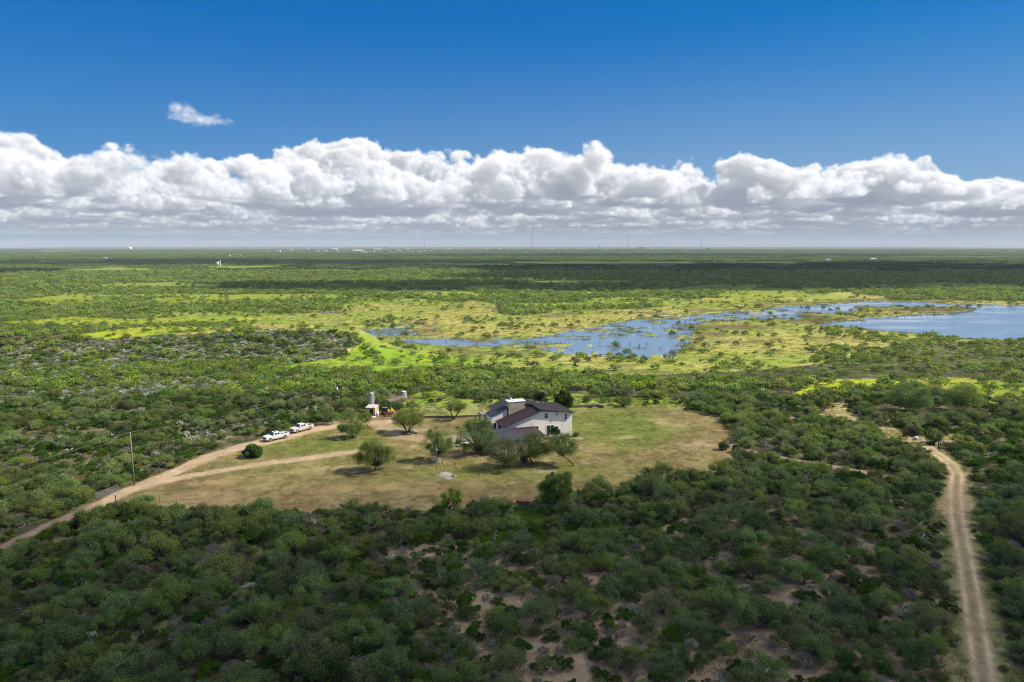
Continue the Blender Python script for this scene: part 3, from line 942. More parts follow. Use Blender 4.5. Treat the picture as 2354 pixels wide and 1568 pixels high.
def bush(kind, lod, seed):
    """crown mesh and limb mesh of a plant about 2 m across (radius 1), to be scaled"""
    rng = np.random.default_rng(seed)
    K = {'mesquite': (13, .78, .30, .55), 'shrub': (12, .72, .30, .62), 'grey': (12, .66, .28, .50), 'silver': (10, .66, .30, .60), 'wet': (11, 1.0, .30, .55), 'dark': (16, .9, .34, .72)}[kind]
    nk, zh, cr, dens = K
    C = []
    for i in range(nk):
        a = 2 * math.pi * (i * .618 + rng.uniform(0, .25)); t = math.sqrt((i + .6) / nk)
        r = t * .80 * rng.uniform(.8, 1.1)
        C.append((r * math.cos(a), r * math.sin(a), zh * (1 - .55 * t * t) * rng.uniform(.75, 1.12)))
    C = np.array(C); C[:, 0] *= rng.uniform(.85, 1.2); C[:, :2] += rng.normal(size=2) * .06
    rad = cr * rng.uniform(.55, 1.3, nk)
    C[:, 2] *= rng.uniform(.8, 1.15, nk)
    nl = {0: {'mesquite': 6200, 'shrub': 5600, 'grey': 2300, 'silver': 3600, 'wet': 2600, 'dark': 5200}, 1: dict.fromkeys(('mesquite', 'wet'), 430) | {'shrub': 430, 'grey': 300, 'silver': 330, 'dark': 700},
          2: dict.fromkeys(('mesquite', 'shrub', 'grey', 'silver', 'wet', 'dark'), 95)}[lod][kind]
    sz = {0: {'mesquite': .060, 'shrub': .068, 'grey': .065, 'silver': .078, 'wet': .08, 'dark': .08}[kind], 1: .21, 2: .44}[lod]
    if kind == 'grey' and seed % 2: nl = int(nl * .22)
    which = rng.integers(0, nk, nl)
    dirs = rng.normal(size=(nl, 3)); dirs /= np.linalg.norm(dirs, axis=1)[:, None]
    dirs[:, 2] = np.abs(dirs[:, 2]) * 1.0 - (rng.random(nl) < .3) * .6 * np.abs(dirs[:, 2])
    rr = rad[which] * (rng.uniform(.35, 1.0, nl) ** (.5 if kind in ('shrub', 'dark', 'silver') else .8)) * rng.choice([1, 1, 1, 1.25], nl)
    P = C[which] + dirs * rr[:, None]
    if kind in ('mesquite', 'wet'):                                   # feathery: stretched up and out along the twigs
        P += (C[which] * .16 + np.array([0, 0, .05])) * rng.uniform(-1, 1, nl)[:, None]
    P[:, 2] = np.maximum(P[:, 2], .03 + .1 * rng.random(nl))
    tint = np.clip(rng.random(nk)[which] * .65 + rng.random(nl) * .45, 0, 1)
    lk = {'mesquite': 'fresh', 'shrub': 'shrub_lit'}.get(kind, kind) if lod else kind  # plants past the near brush take the sunlit leaf copies
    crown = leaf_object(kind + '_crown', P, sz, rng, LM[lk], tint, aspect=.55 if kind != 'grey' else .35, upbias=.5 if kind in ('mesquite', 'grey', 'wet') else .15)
    segs = []
    if lod < 2:
        nt = {0: 9, 1: 2}[lod] * (2 if kind == 'grey' and lod == 0 else 1)
        for i in range(nk):
            base = np.array([rng.normal() * .06, rng.normal() * .06, 0])
            mid = C[i] * np.array([.45, .45, .75]) + rng.normal(size=3) * .06
            if lod == 0 or i % 2 == 0:
                segs.append((bez(base, mid, C[i], 4), [.028, .020, .013, .008]))
            for j in range(nt):
                d = rng.normal(size=3) + C[i] * 1.6; d[2] = abs(d[2]) + .3; d /= np.linalg.norm(d)
                s0 = C[i] * rng.uniform(.55, .9)
                segs.append(([tuple(s0), tuple(C[i] + d * rad[i] * rng.uniform(.6, 1.25))], [.009, .003]))
    wood = {'grey': PALEWOOD, 'silver': PALEWOOD, 'dark': DARKWOOD, 'wet': DARKWOOD}.get(kind, WOOD)
    tw = limbs(segs, wood, kind + '_branches', 3) if segs else None
    return crown, tw


def pear_mesh(lod, seed):
    rng = np.random.default_rng(seed)
    V = []; tint = []
    n = 75 if lod == 0 else 26
    pads = []
    for i in range(n):
        if i < n // 4 or not pads:
            p = np.array([rng.normal() * .42, rng.normal() * .42, .04]); d = np.array([rng.normal() * .4, rng.normal() * .4, 1.0])
        else:
            q = pads[rng.integers(0, len(pads))]; p = q[0] + q[1] * .20; d = q[1] + rng.normal(size=3) * .5; d[2] = abs(d[2])
        d /= np.linalg.norm(d); pads.append((p, d))
        e = np.cross(d, rng.normal(size=3)); e /= np.linalg.norm(e)
        L, W = .22 * rng.uniform(.8, 1.25), .085 * rng.uniform(.8, 1.25)
        k = 7
        ring = [p + d * L * (.5 - .5 * math.cos(math.pi * 2 * j / k)) + e * W * math.sin(2 * math.pi * j / k) for j in range(k)]
        V += ring; tint += [rng.random()] * k
    return raw_mesh('cactus_pads', V, n, 7, LM['pear'], tint)


def link_mesh(name, me, parent=None):
    o = bpy.data.objects.new(name, me); COL.objects.link(o)
    if parent: o.parent = parent
    return o


def joined(name, *mes):
    """one mesh of crown and twigs, two materials"""
    bm = bmesh.new(); lay = bm.verts.layers.float.new('tint')
    out = bpy.data.meshes.new(name)
    bm.free()
    vs, fs, mi, ti, k = [], [], [], [], 0
    for j, me in enumerate(m for m in mes if m):
        co = np.empty(len(me.vertices) * 3, np.float32); me.vertices.foreach_get('co', co)
        lv = np.empty(len(me.loops), np.int32); me.loops.foreach_get('vertex_index', lv)
        ls = np.empty(len(me.polygons), np.int32); me.polygons.foreach_get('loop_start', ls)
        a = me.attributes.get('tint')
        tt = np.zeros(len(me.vertices), np.float32)
        if a: a.data.foreach_get('value', tt)
        vs.append(co); ti.append(tt); fs.append((lv + k, ls)); mi.append(np.full(len(ls), j, np.int32)); k += len(me.vertices)
        out.materials.append(me.materials[0])
    lv = np.concatenate([f[0] for f in fs]); off = np.cumsum([0] + [len(f[0]) for f in fs[:-1]])
    ls = np.concatenate([f[1] + o_ for f, o_ in zip(fs, off)]).astype(np.int32)
    out.vertices.add(k); out.vertices.foreach_set('co', np.concatenate(vs))
    out.loops.add(len(lv)); out.loops.foreach_set('vertex_index', lv.astype(np.int32))
    out.polygons.add(len(ls)); out.polygons.foreach_set('loop_start', ls)
    try:
        tot = np.diff(np.append(ls, len(lv))).astype(np.int32); out.polygons.foreach_set('loop_total', tot)
    except Exception: pass
    out.polygons.foreach_set('material_index', np.concatenate(mi))
    a = out.attributes.new('tint', 'FLOAT', 'POINT'); a.data.foreach_set('value', np.concatenate(ti))
    out.update(calc_edges=True)
    return out


NV = {'mesquite': 6, 'shrub': 6, 'grey': 5, 'silver': 4, 'wet': 4}
PROTO = {}                                                             # kind -> lod -> [(crown, branches)]
for kd, nv in NV.items():
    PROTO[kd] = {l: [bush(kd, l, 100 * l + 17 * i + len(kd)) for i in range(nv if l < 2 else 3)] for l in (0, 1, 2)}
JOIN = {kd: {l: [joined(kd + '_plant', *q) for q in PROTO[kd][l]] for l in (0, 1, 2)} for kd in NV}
JOIN['pear'] = {0: [pear_mesh(0, s) for s in range(4)], 1: [pear_mesh(1, s) for s in range(3)], 2: [pear_mesh(1, 9)]}
NV['pear'] = 4

# ------------------------------------------------------------------ where plants grow
rngS = np.random.default_rng(2024)


def jgrid(y0, y1, cell, halfang=0.84, xpad=25, jit=.95):
    xs = np.arange(-y1 * halfang - xpad, y1 * halfang + xpad, cell); ys = np.arange(y0, y1, cell)
    Xg, Yg = np.meshgrid(xs, ys)
    Xg = Xg + (rngS.random(Xg.shape) - .5) * cell * jit; Yg = Yg + (rngS.random(Xg.shape) - .5) * cell * jit
    k = np.abs(Xg) < Yg * halfang + xpad
    return Xg[k], Yg[k]


def brush_cover(x, y, z, c):
    """probability that a plant stands here, 0..1"""
    n2 = vnoise(x, y, 9, 3, 71); n3 = vnoise(x, y, 38, 3, 72); n4 = vnoise(x, y, 190, 3, 73)
    p = np.full(x.shape, .96)
    near = y < 205
    p = np.where(near & c['bare'], np.where(n2 > .42, .97, .82), p)
    left = near & (c['u'] < 1000)
    p = np.where(left, .97 - .55 * (n2 < .33), p)
    p = np.where(~near, np.where(n3 > .42, .90, .40), p)
    p = np.where(~near & (c['u'] > 1600) & (c['v'] > 790) & (c['v'] < 868), p * .62, p)
    p = np.where((c['u'] > 1320) & (c['u'] < 1600) & (c['v'] > 898) & (c['v'] < 940), .30, p)
    p = np.where(c['meadow'], .10 + .5 * (n3 > .68), p)
    p = np.where(c['flats'], .030 + .35 * (n3 > .70), p)
    sh = c['flats'] & (c['u'] > 1850) & (c['v'] > 752) & (c['v'] < 835)
    p = np.where(sh, .35 * (n3 > .42) + .04, p)
    p = np.where(c['strip'], .05, p)
    p = np.where(c['bright'], .10 + .5 * (n3 > .66), p)
    p = np.where(c['yellow'], .14, p)
    p = np.where(c['sandy'], .12, p)
    p = np.where(c['backgreen'], .09 + .55 * (n2 > .66), p)
    p = np.where(c['silver'], .92, p)
    p = np.where(c['weed'], .60, p)
    p = np.where(c['lawn'] | c['lawnback'], 0, p)
    p = np.where((c['road'] > .1) | (c['drive'] > .1), 0, p)
    p = np.where(c['verge'] > .4, p * .15, p)
    p = np.where(c['cross'] > .3, 0, p)
    p = np.where(wmask(x, y), 0.0, p)
    return p


def kind_at(x, y, c, n):
    """0 mesquite 1 shrub 2 grey 3 silver 4 pear"""
    m2 = vnoise(x, y, 16, 2, 81); m3 = vnoise(x, y, 45, 3, 82)
    r = rngS.random(n)
    w = np.zeros((5, n))
    w[0] = .34 + .5 * (m3 > .5); w[1] = .44 + .45 * (m2 > .52); w[2] = .14; w[3] = .02; w[4] = .03
    fg = (y < 125); bare = c['bare'] & (y < 205)
    w[0] = np.where(fg, .30 + .25 * (m3 > .5), w[0]); w[1] = np.where(fg, .42, w[1]); w[2] = np.where(fg, .20, w[2])
    w[0] = np.where(bare, .24 + .22 * (m3 > .55), w[0]); w[1] = np.where(bare, .34 + .25 * (m2 > .55), w[1]); w[2] = np.where(bare, .34, w[2]); w[4] = np.where(bare, .055, w[4])
    leftside = (y > 125) & (y < 215) & (c['u'] < 900)
    w[4] = np.where(leftside, .05, w[4]); w[1] = np.where(leftside, .68, w[1]); w[0] = np.where(leftside, .22, w[0]); w[3] = np.where(leftside, .05, w[3])
    w[0] = np.where((y > 215) & (c['u'] > 700), .85, w[0])
    for i, q in enumerate((.10, .26, .16, .48, .0)): w[i] = np.where(c['silver'], q, w[i])
    for i, q in enumerate((.15, .35, .06, .08, .36)): w[i] = np.where(c['pear'] & ~c['silver'], q, w[i])
    far = y > 450
    w[3] = np.where(far & ~c['silver'], .01, w[3]); w[4] = np.where(far, 0, w[4])
    w /= w.sum(0)
    cs = np.cumsum(w, 0)
    return (r[None] > cs).sum(0)


OPEN = [(850, 950, 5), (862, 962, 4), (890, 955, 5), (905, 955, 4), (926, 914, 4.5), (926, 924, 5), (905, 921, 3.5), (772, 930, 2.5), (772, 940, 2.5), (1790, 903, 5), (1805, 908, 5), (1800, 916, 4),
        (2096, 1005, 4), (2104, 1012, 3.5), (2149, 1008, 3.5), (2139, 1022, 3.5), (2157, 1036, 3), (2120, 1030, 3), (235, 1148, 3.2), (262, 1140, 3.2), (266, 1158, 2), (308, 1116, 2.2), (1202, 1158, 2.2), (1134, 1250, 1.5),
        (1281, 1172, 1.6), (1038, 1172, 1), (765, 976, 2), (1243, 941, 5), (1296, 938, 5), (1890, 945, 4), (2090, 948, 8), (2210, 946, 7), (1870, 985, 5), (2143, 1020, 3), (1664, 1034, 2), (1691, 1040, 2), (1685, 1034, 2.5)]
OPENP = [(*ground(a_, b_)[:2], r_) for a_, b_, r_ in OPEN]
KN = ['mesquite', 'shrub', 'grey', 'silver', 'pear']
RADI = {'mesquite': (1.1, 3.1), 'shrub': (.6, 1.7), 'grey': (.6, 1.45), 'silver': (.7, 1.15), 'pear': (.7, 1.15), 'wet': (1.6, 2.7)}
allp = []
for (y0, y1, cell, lod) in ((240, 385, 1.75, 9), (48, 130, 1.72, 0), (130, 205, 1.95, 0), (205, 330, 2.5, 1), (330, 560, 3.1, 1), (560, 900, 4.0, 2), (900, 1500, 5.6, 2)):
    x, y = jgrid(y0, y1, cell)
    z = H(x, y)
    c = covers(x, y, z)
    dense = lod == 9; lod = 1 if dense else lod
    keep = rngS.random(x.shape) < brush_cover(x, y, z, c)
    if dense: keep &= c['silver']
    elif 205 <= y0 < 500: keep &= ~(c['silver'] & (y > 240) & (y < 385))
    for (ox, oy, orr) in OPENP:
        keep &= np.hypot(x - ox, y - oy) > orr
    x, y, z = x[keep], y[keep], z[keep]
    c = {k: (v[keep] if hasattr(v, '__len__') else v) for k, v in c.items()}
    kd = kind_at(x, y, c, len(x))
    rad = np.zeros(len(x))
    for i, kn in enumerate(KN):
        lo, hi = RADI[kn]
        rr = lo + (hi - lo) * rngS.random(len(x)) ** 1.4
        rad = np.where(kd == i, rr, rad)
    rad *= np.where((y > 205) & (y <= 560) & (kd > 0), 1.35, 1.0) * np.where(y > 560, 1.35, 1.0) * np.where(y > 900, 1.25, 1.0)
    # beside a track or the lawn a crown must not lean over the open ground
    rad = np.minimum(rad, np.maximum(c['dclear'] * .9, .55) + (c['dclear'] > 3.2) * 9)
    # thin the crowd: big plants need room
    order = np.argsort(-rad)
    g = {}
    ok = np.zeros(len(x), bool)
    cs = 3.0 if lod < 2 else 6.0
    spc = .60 if y0 < 205 else .52
    for i in order:
        gx, gy = int(x[i] // cs), int(y[i] // cs)
        bad = False
        for ax in (gx - 1, gx, gx + 1):
            for ay in (gy - 1, gy, gy + 1):
                for j in g.get((ax, ay), ()):
                    if (x[i] - x[j]) ** 2 + (y[i] - y[j]) ** 2 < (spc * max(rad[i], rad[j]) + .15 * min(rad[i], rad[j])) ** 2:
                        bad = True; break
                if bad: break
            if bad: break
        if not bad:
            ok[i] = True; g.setdefault((gx, gy), []).append(i)
    u, v = proj(x, y, z)
    A = np.stack([x, y, z, rad, kd, np.full(len(x), lod), u, v, c['bare'].astype(float), c['silver'].astype(float)], 1)[ok]
    allp.append(A)
ALLP = np.concatenate(allp)
print('plants', len(ALLP), [int((ALLP[:, 4] == i).sum()) for i in range(5)])

# open spots that the yard things need
KEEPOUT = []


def place_at(px, py, r):
    p = ground(px, py); KEEPOUT.append((p.x, p.y, r)); return p


# ------------------------------------------------------------------ the plants that show largest are things of their own
inv = (ALLP[:, 6] > -40) & (ALLP[:, 6] < 2393) & (ALLP[:, 7] > 600) & (ALLP[:, 7] < 1640) & (ALLP[:, 1] < 205)
app = ALLP[:, 3] / ALLP[:, 1]
NAMES = {'mesquite': ('mesquite_tree', 'mesquite', 'feathery mesquite', 'mesquites in the brush'), 'shrub': ('green_shrub', 'shrub', 'green shrub', 'dark green shrubs in the brush'),
         'grey': ('grey_shrub', 'shrub', 'grey shrub', 'grey shrubs in the brush'), 'silver': ('silver_shrub', 'shrub', 'silvery leaved shrub', 'silvery shrubs in the brush'),
         'pear': ('prickly_pear', 'cactus', 'prickly pear clump', 'prickly pears in the brush')}
ORD = ['first', 'second', 'third', 'fourth', 'fifth', 'sixth', 'seventh', 'eighth', 'ninth', 'tenth', 'eleventh', 'twelfth', 'thirteenth', 'fourteenth', 'fifteenth', 'sixteenth', 'seventeenth',
       'eighteenth', 'nineteenth', 'twentieth']


def region(u, v):
    if v < 1130:
        xs = [(260, 'beside the tall wooden pole'), (700, 'above the driveway'), (1650, 'behind the yard'), (2000, 'near the white pipe gate'), (2190, 'behind the dirt road bend'), (9999, 'at the right edge')]
        ys = [(960, 'up on the slope'), (1040, 'halfway up'), (9999, 'low down')]
    else:
        xs = [(250, 'at the left edge'), (520, 'under the pipe gate'), (800, 'below the round dark tree'), (1050, 'below the swing frame'), (1300, 'below the house'),
              (1560, 'under the lawn end'), (1850, 'under the white gate'), (2230, 'left of the dirt road'), (9999, 'right of the dirt road')]
        ys = [(1200, 'along the lawn edge'), (1260, 'beyond the lawn edge'), (1330, 'in the upper brush'), (1400, 'in mid brush'), (1470, 'low in the brush'), (1530, 'near the bottom edge'), (9999, 'at the bottom edge')]
    return next(s for k, s in xs if u < k), next(s for k, s in ys if v < k)


single = np.zeros(len(ALLP), bool)
LIM = {'mesquite': 300, 'shrub': 300, 'grey': 240, 'silver': 60, 'pear': 60}
for i, kn in enumerate(KN):
    idx = np.nonzero(inv & (ALLP[:, 4] == i))[0]
    idx = idx[np.argsort(-app[idx])][:LIM[kn]]
    single[idx] = True
    nm, cat, look, grp = NAMES[kn]
    cells = {}
    for k in idx:
        cells.setdefault(region(ALLP[k, 6], ALLP[k, 7]), []).append(k)
    for (rx, ry), ks in cells.items():
        ks.sort(key=lambda k: ALLP[k, 6])
        for j, k in enumerate(ks):
            x, y, z, rad = ALLP[k, :4]
            if len(ks) == 1: lab = f'{look} {ry}, {rx}, the only one there'
            else: lab = f'{ORD[min(j, 19)]} {look} from the left {ry}, {rx}'
            var = int(rngS.integers(0, NV[kn])); rz = float(rngS.uniform(0, 6.28))
            sc = (rad, rad * float(rngS.uniform(.8, 1.2)), rad * float(rngS.uniform(.85, 1.25) if kn == 'mesquite' else rngS.uniform(.65, 1.5)))
            if kn == 'mesquite':
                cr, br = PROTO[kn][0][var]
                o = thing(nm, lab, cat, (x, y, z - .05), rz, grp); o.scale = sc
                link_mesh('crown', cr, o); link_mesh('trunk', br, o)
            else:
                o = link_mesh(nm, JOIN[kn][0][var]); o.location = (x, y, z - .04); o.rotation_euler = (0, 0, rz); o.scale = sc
                tag(o, lab, cat, grp)

# ------------------------------------------------------------------ the rest: one scattered mass per kind
def scatter(name, label, pts, meshes, kind='stuff'):
    """pts: rows of x y z scale rot index; meshes: list picked by index"""
    src = bpy.data.collections.new(name + '_source')
    for i, me in enumerate(meshes):
        ob = bpy.data.objects.new('%s_%03d' % (name, i), me); src.objects.link(ob)
    me = bpy.data.meshes.new(name)
    n = len(pts); pts = np.asarray(pts, np.float32)
    me.vertices.add(n); me.vertices.foreach_set('co', pts[:, :3].ravel())
    for nm_, typ, colm in (('sc', 'FLOAT', 3), ('rot', 'FLOAT', 4)):
        a = me.attributes.new(nm_, typ, 'POINT'); a.data.foreach_set('value', np.ascontiguousarray(pts[:, colm]))
    a = me.attributes.new('pick', 'INT', 'POINT'); a.data.foreach_set('value', pts[:, 5].astype(np.int32))
    o = bpy.data.objects.new(name, me); COL.objects.link(o)
    ng = bpy.data.node_groups.new(name + '_scatter', 'GeometryNodeTree')
    ng.interface.new_socket('Geometry', in_out='INPUT', socket_type='NodeSocketGeometry')
    ng.interface.new_socket('Geometry', in_out='OUTPUT', socket_type='NodeSocketGeometry')
    N = ng.nodes; L = ng.links
    gi = N.new('NodeGroupInput'); go = N.new('NodeGroupOutput')
    ci = N.new('GeometryNodeCollectionInfo'); ci.inputs['Collection'].default_value = src; ci.inputs['Separate Children'].default_value = True; ci.inputs['Reset Children'].default_value = True
    ip = N.new('GeometryNodeInstanceOnPoints'); ip.inputs['Pick Instance'].default_value = True
    def attr(nm_, dt):
        q = N.new('GeometryNodeInputNamedAttribute'); q.data_type = dt; q.inputs['Name'].default_value = nm_; return q.outputs['Attribute']
    cx = N.new('ShaderNodeCombineXYZ'); L.new(attr('rot', 'FLOAT'), cx.inputs[2])
    L.new(gi.outputs[0], ip.inputs['Points']); L.new(ci.outputs[0], ip.inputs['Instance'])
    L.new(attr('pick', 'INT'), ip.inputs['Instance Index'])
    L.new(cx.outputs[0], ip.inputs['Rotation'])
    L.new(attr('sc', 'FLOAT'), ip.inputs['Scale'])
    L.new(ip.outputs[0], go.inputs[0])
    md = o.modifiers.new('scatter', 'NODES'); md.node_group = ng
    tag(o, label, None, None, kind)
    return o


for i, kn in enumerate(KN):
    q = ALLP[(ALLP[:, 4] == i) & ~single]
    lod = q[:, 5].astype(int)
    meshes = []; base = {}
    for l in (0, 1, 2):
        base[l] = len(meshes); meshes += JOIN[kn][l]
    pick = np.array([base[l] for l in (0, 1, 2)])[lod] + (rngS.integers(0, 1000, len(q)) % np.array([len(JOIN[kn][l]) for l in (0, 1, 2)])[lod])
    rows = np.stack([q[:, 0], q[:, 1], q[:, 2] - .05, q[:, 3], rngS.uniform(0, 6.28, len(q)), pick], 1)
    nm = {'mesquite': 'mesquite_woodland', 'shrub': 'green_undergrowth', 'grey': 'grey_undergrowth', 'silver': 'silver_undergrowth', 'pear': 'cactus_undergrowth'}[kn]
    scatter(nm, {'mesquite': 'feathery mesquite woodland spreading over the plain', 'shrub': 'dark green undergrowth between the mesquites', 'grey': 'grey twiggy undergrowth', 'silver': 'silvery undergrowth on the low ridge',
                 'pear': 'prickly pear growth among the shrubs'}[kn], rows, meshes)

# far woodland: patches of many small crowns, 1.5 km and beyond
def patch(seed, W=75, ncr=190, nl=11):
    rng = np.random.default_rng(seed)
    cx = rng.uniform(-W / 2, W / 2, ncr); cy = rng.uniform(-W / 2, W / 2, ncr)
    hole = vnoise(cx, cy, 22, 2, seed) < .36
    cx, cy = cx[~hole], cy[~hole]; m = len(cx)
    R = rng.uniform(1.6, 3.4, m)
    d = rng.normal(size=(m, nl, 3)); d /= np.linalg.norm(d, axis=2)[..., None]; d[..., 2] = np.abs(d[..., 2])
    P = np.stack([cx, cy, R * .35], 1)[:, None] + d * (R[:, None] * .75)[..., None]
    tint = np.repeat(rng.random(m), nl) * .8 + rng.random(m * nl) * .2
    return leaf_object('far_crowns', P.reshape(-1, 3), 2.6, rng, LM[('mesquite', 'shrub_lit', 'shrub_lit', 'shrub', 'shrub', 'mesquite')[seed % 6]], tint, aspect=.8)


x, y = jgrid(1500, 8400, 66, .80, 60, .6)
z = H(x, y); c = covers(x, y, z)
dn = vnoise(x, y, 420, 3, 91); u_, v_ = proj(x, y, z)
keep = (dn > .33) & ~c['strip'] & ~c['flats'] & ~c['meadow'] & ~wmask(x, y)
rows = np.stack([x, y, z - .3, rngS.uniform(.85, 1.15, len(x)), rngS.uniform(0, 6.28, len(x)), np.where(inpoly(u_, v_, [(450, 622), (800, 604), (1500, 600), (2700, 598), (2700, 650), (1500, 650), (1000, 640), (600, 630)]), 3 + rngS.integers(0, 3, len(x)), rngS.integers(0, 3, len(x)))], 1)[keep]  # outline picks the darker leaf copies, imitating a band of cloud shadow
print('patches', len(rows))
scatter('far_woodland', 'far off green woodland reaching to the horizon', rows, [patch(s) for s in range(6)])

# grass tufts and weeds
def tuft(seed, n, h, spread, material, sz, up=2.0):
    rng = np.random.default_rng(seed)
    P = np.stack([rng.normal(size=n) * spread, rng.normal(size=n) * spread, rng.uniform(.2, 1, n) * h], 1)
    return leaf_object('tuft', P, sz, rng, material, upbias=up, aspect=.3)


wl = [tuft(s, 170, .42, .34, LM['weed'], .17, .6) for s in range(4)]
gl = [tuft(s + 9, 60, .22, .30, LM['grass'], .20, 2.0) for s in range(3)]
x, y = jgrid(50, 205, .85)
z = H(x, y); c = covers(x, y, z)
wk = c['weed'] & (c['road'] < .1)
k2 = wk & (rngS.random(len(x)) < .95)
rows = np.stack([x, y, z, rngS.uniform(.8, 1.7, len(x)), rngS.uniform(0, 6.28, len(x)), rngS.integers(0, 4, len(x))], 1)[k2]
scatter('weed_cover', 'bright green weeds matted over open ground', rows, wl)
gk = ((c['verge'] > .3) & (c['road'] < .15)) | ((~c['lawn']) & (~c['weed']) & (c['drive'] < .1) & (c['road'] < .1) & (c['cross'] < .2) & (vnoise(x, y, 6, 3, 93) > np.where(c['bare'], .60, .40)))
gk &= rngS.random(len(x)) < .55
rows = np.stack([x, y, z, rngS.uniform(.6, 1.5, len(x)), rngS.uniform(0, 6.28, len(x)), rngS.integers(0, 3, len(x))], 1)[gk]
scatter('dry_grass', 'tufts of dry grass between the bushes and by the tracks', rows, gl)

lg = [tuft(s + 40, 60, .13, .42, LM['grass'], .17, 1.2) for s in range(3)] + [tuft(s + 50, 60, .12, .45, LM['weed'], .15, .8) for s in range(2)]
x, y = jgrid(95, 200, .95)
z = H(x, y); c = covers(x, y, z)
n1 = vnoise(x, y, 7, 3, 97)
k3 = c['lawn'] & (c['drive'] < .3) & (rngS.random(len(x)) < .12 + .55 * (n1 > .5))
pk = np.where((vnoise(x, y, 12, 3, 51) > .5) & (rngS.random(len(x)) < .7), 3 + rngS.integers(0, 2, len(x)), rngS.integers(0, 3, len(x)))
rows = np.stack([x, y, z, rngS.uniform(.5, 1.3, len(x)), rngS.uniform(0, 6.28, len(x)), pk], 1)[k3]
scatter('lawn_grass', 'short dry and green grass of the mown yard', rows, lg)


# ------------------------------------------------------------------ materials of built things
WHITE_STUCCO = mat('white_stucco', (.86, .80, .73), .85, var=.06, vscale=.9, bump=.15, bscale=30)
STONE = mat('limestone', (.42, .36, .27), .9, var=.2, vscale=2.5, bump=.5, bscale=9)
BROWN_ROOF = mat('brown_metal_roof', (.055, .034, .032), .38, .0, var=.12, vscale=.6, spec=.6)
DARK_ROOF = mat('dark_metal_roof', (.058, .054, .057), .42, .0, var=.12, vscale=.6, spec=.6)
BLUE_ROOF = mat('glossy_metal_roof', (.078, .068, .076), .32, .2, var=.14, vscale=.5, spec=.8)
FASCIA = mat('brown_trim', (.040, .026, .024), .6)
WHITE_TRIM = mat('white_trim', (.80, .80, .80), .5)
GLASS = mat('window_glass', (.030, .055, .058), .08, spec=.8)
CONCRETE = mat('concrete', (.46, .43, .37), .9, var=.14, vscale=.8, bump=.2)
PALECON = mat('pale_concrete', (.34, .31, .25), .9, var=.12, vscale=.7, bump=.2)
RUST = mat('rusty_steel', (.165, .070, .038), .85, .1, var=.35, vscale=3)
GALV = mat('galvanised_steel', (.50, .51, .52), .42, .45, var=.12, vscale=1.5)
GREYPOLE = mat('weathered_pole', (.20, .175, .15), .9, var=.2, vscale=3)
BLACK = mat('black_plastic', (.018, .018, .020), .45)
BLACKSTEEL = mat('black_steel', (.028, .027, .028), .5, .2)
RUBBER = mat('rubber', (.028, .026, .025), .85)
WHITEP = mat('white_plastic', (.74, .73, .70), .5)


def brick_look(m, scale=2.2):
    """coursed stone: blocks with darker joints"""
    t = NT(m.node_tree); b = t.n['Principled BSDF']
    tcn = t.new('ShaderNodeTexCoord')
    sp = t.new('ShaderNodeSeparateXYZ'); t.l.new(tcn.outputs['Object'], sp.inputs[0])
    br = t.new('ShaderNodeTexBrick')
    t.put(br.inputs['Vector'], t.xyz(t.m('ADD', sp.outputs[0], sp.outputs[1]), sp.outputs[2], 0))
    br.inputs['Scale'].default_value = scale
    br.inputs['Color1'].default_value = (.66, .56, .40, 1); br.inputs['Color2'].default_value = (.46, .38, .27, 1); br.inputs['Mortar'].default_value = (.16, .145, .12, 1)
    br.inputs['Mortar Size'].default_value = .03; br.inputs['Brick Width'].default_value = .55; br.inputs['Row Height'].default_value = .22
    n = t.noise(tcn.outputs['Object'], .9, 5, .65)
    c = t.mix(t.rng(n, .50, .72, 0, .75), br.outputs['Color'], (.105, .085, .062, 1))
    t.put(b.inputs['Base Color'], c)


brick_look(STONE)
PAINT_A = mat('white_car_paint', (.76, .77, .80), .28, spec=.6, dirt=(.42, .32, .21), dirt_h=1.05)
PAINT_B = mat('dusty_white_car_paint', (.74, .74, .76), .4, spec=.5, dirt=(.44, .33, .20), dirt_h=1.75)

# ------------------------------------------------------------------ the house
HA = R_(19)
hp = ground(1242.1, 1006.8)
house = thing('house', 'two storey white stucco ranch house with brown metal roofs and a stone chimney', 'house', hp, HA)


def poly_wall(mb, pts2, y, th):
    """wall in the x-z plane of outline pts2 (ccw seen from -y), front face at y"""
    mb.side(pts2, y, y + th)


def roof_plane(name, mat_, p, parent, th=.16, rib_axis=None, rib=.45, n_over=None, label=None):
    """p: four corners ccw from above: p0,p1 along the first edge; ribs run from edge p0p1 to edge p3p2"""
    m = MB(); m.slab(p, th)
    m2 = MB(); m2.slab([(q[0], q[1], q[2] - .02) for q in p], th - .04)
    p0, p1, p2, p3 = [Vector(q) for q in p]
    L = (p1 - p0).length; n = max(2, int(L / rib))
    nrm = (p1 - p0).cross(p3 - p0).normalized()
    w = (p1 - p0).normalized() * .022
    for i in range(n + 1):
        t_ = i / n
        a = p0.lerp(p1, t_); b_ = p3.lerp(p2, t_)
        ww = w if i < n else w * 0
        a = a + nrm * .002; b_ = b_ + nrm * .002
        h = nrm * .055
        vs = [a - w, a + w, b_ + w, b_ - w, a - w + h, a + w + h, b_ + w + h, b_ - w + h]
        m.add([tuple(q) for q in vs], [(4, 5, 6, 7), (0, 1, 5, 4), (1, 2, 6, 5), (2, 3, 7, 6), (3, 0, 4, 7)])
    o = m.build(name, mat_, parent)
    if label: o['label'] = label
    return o


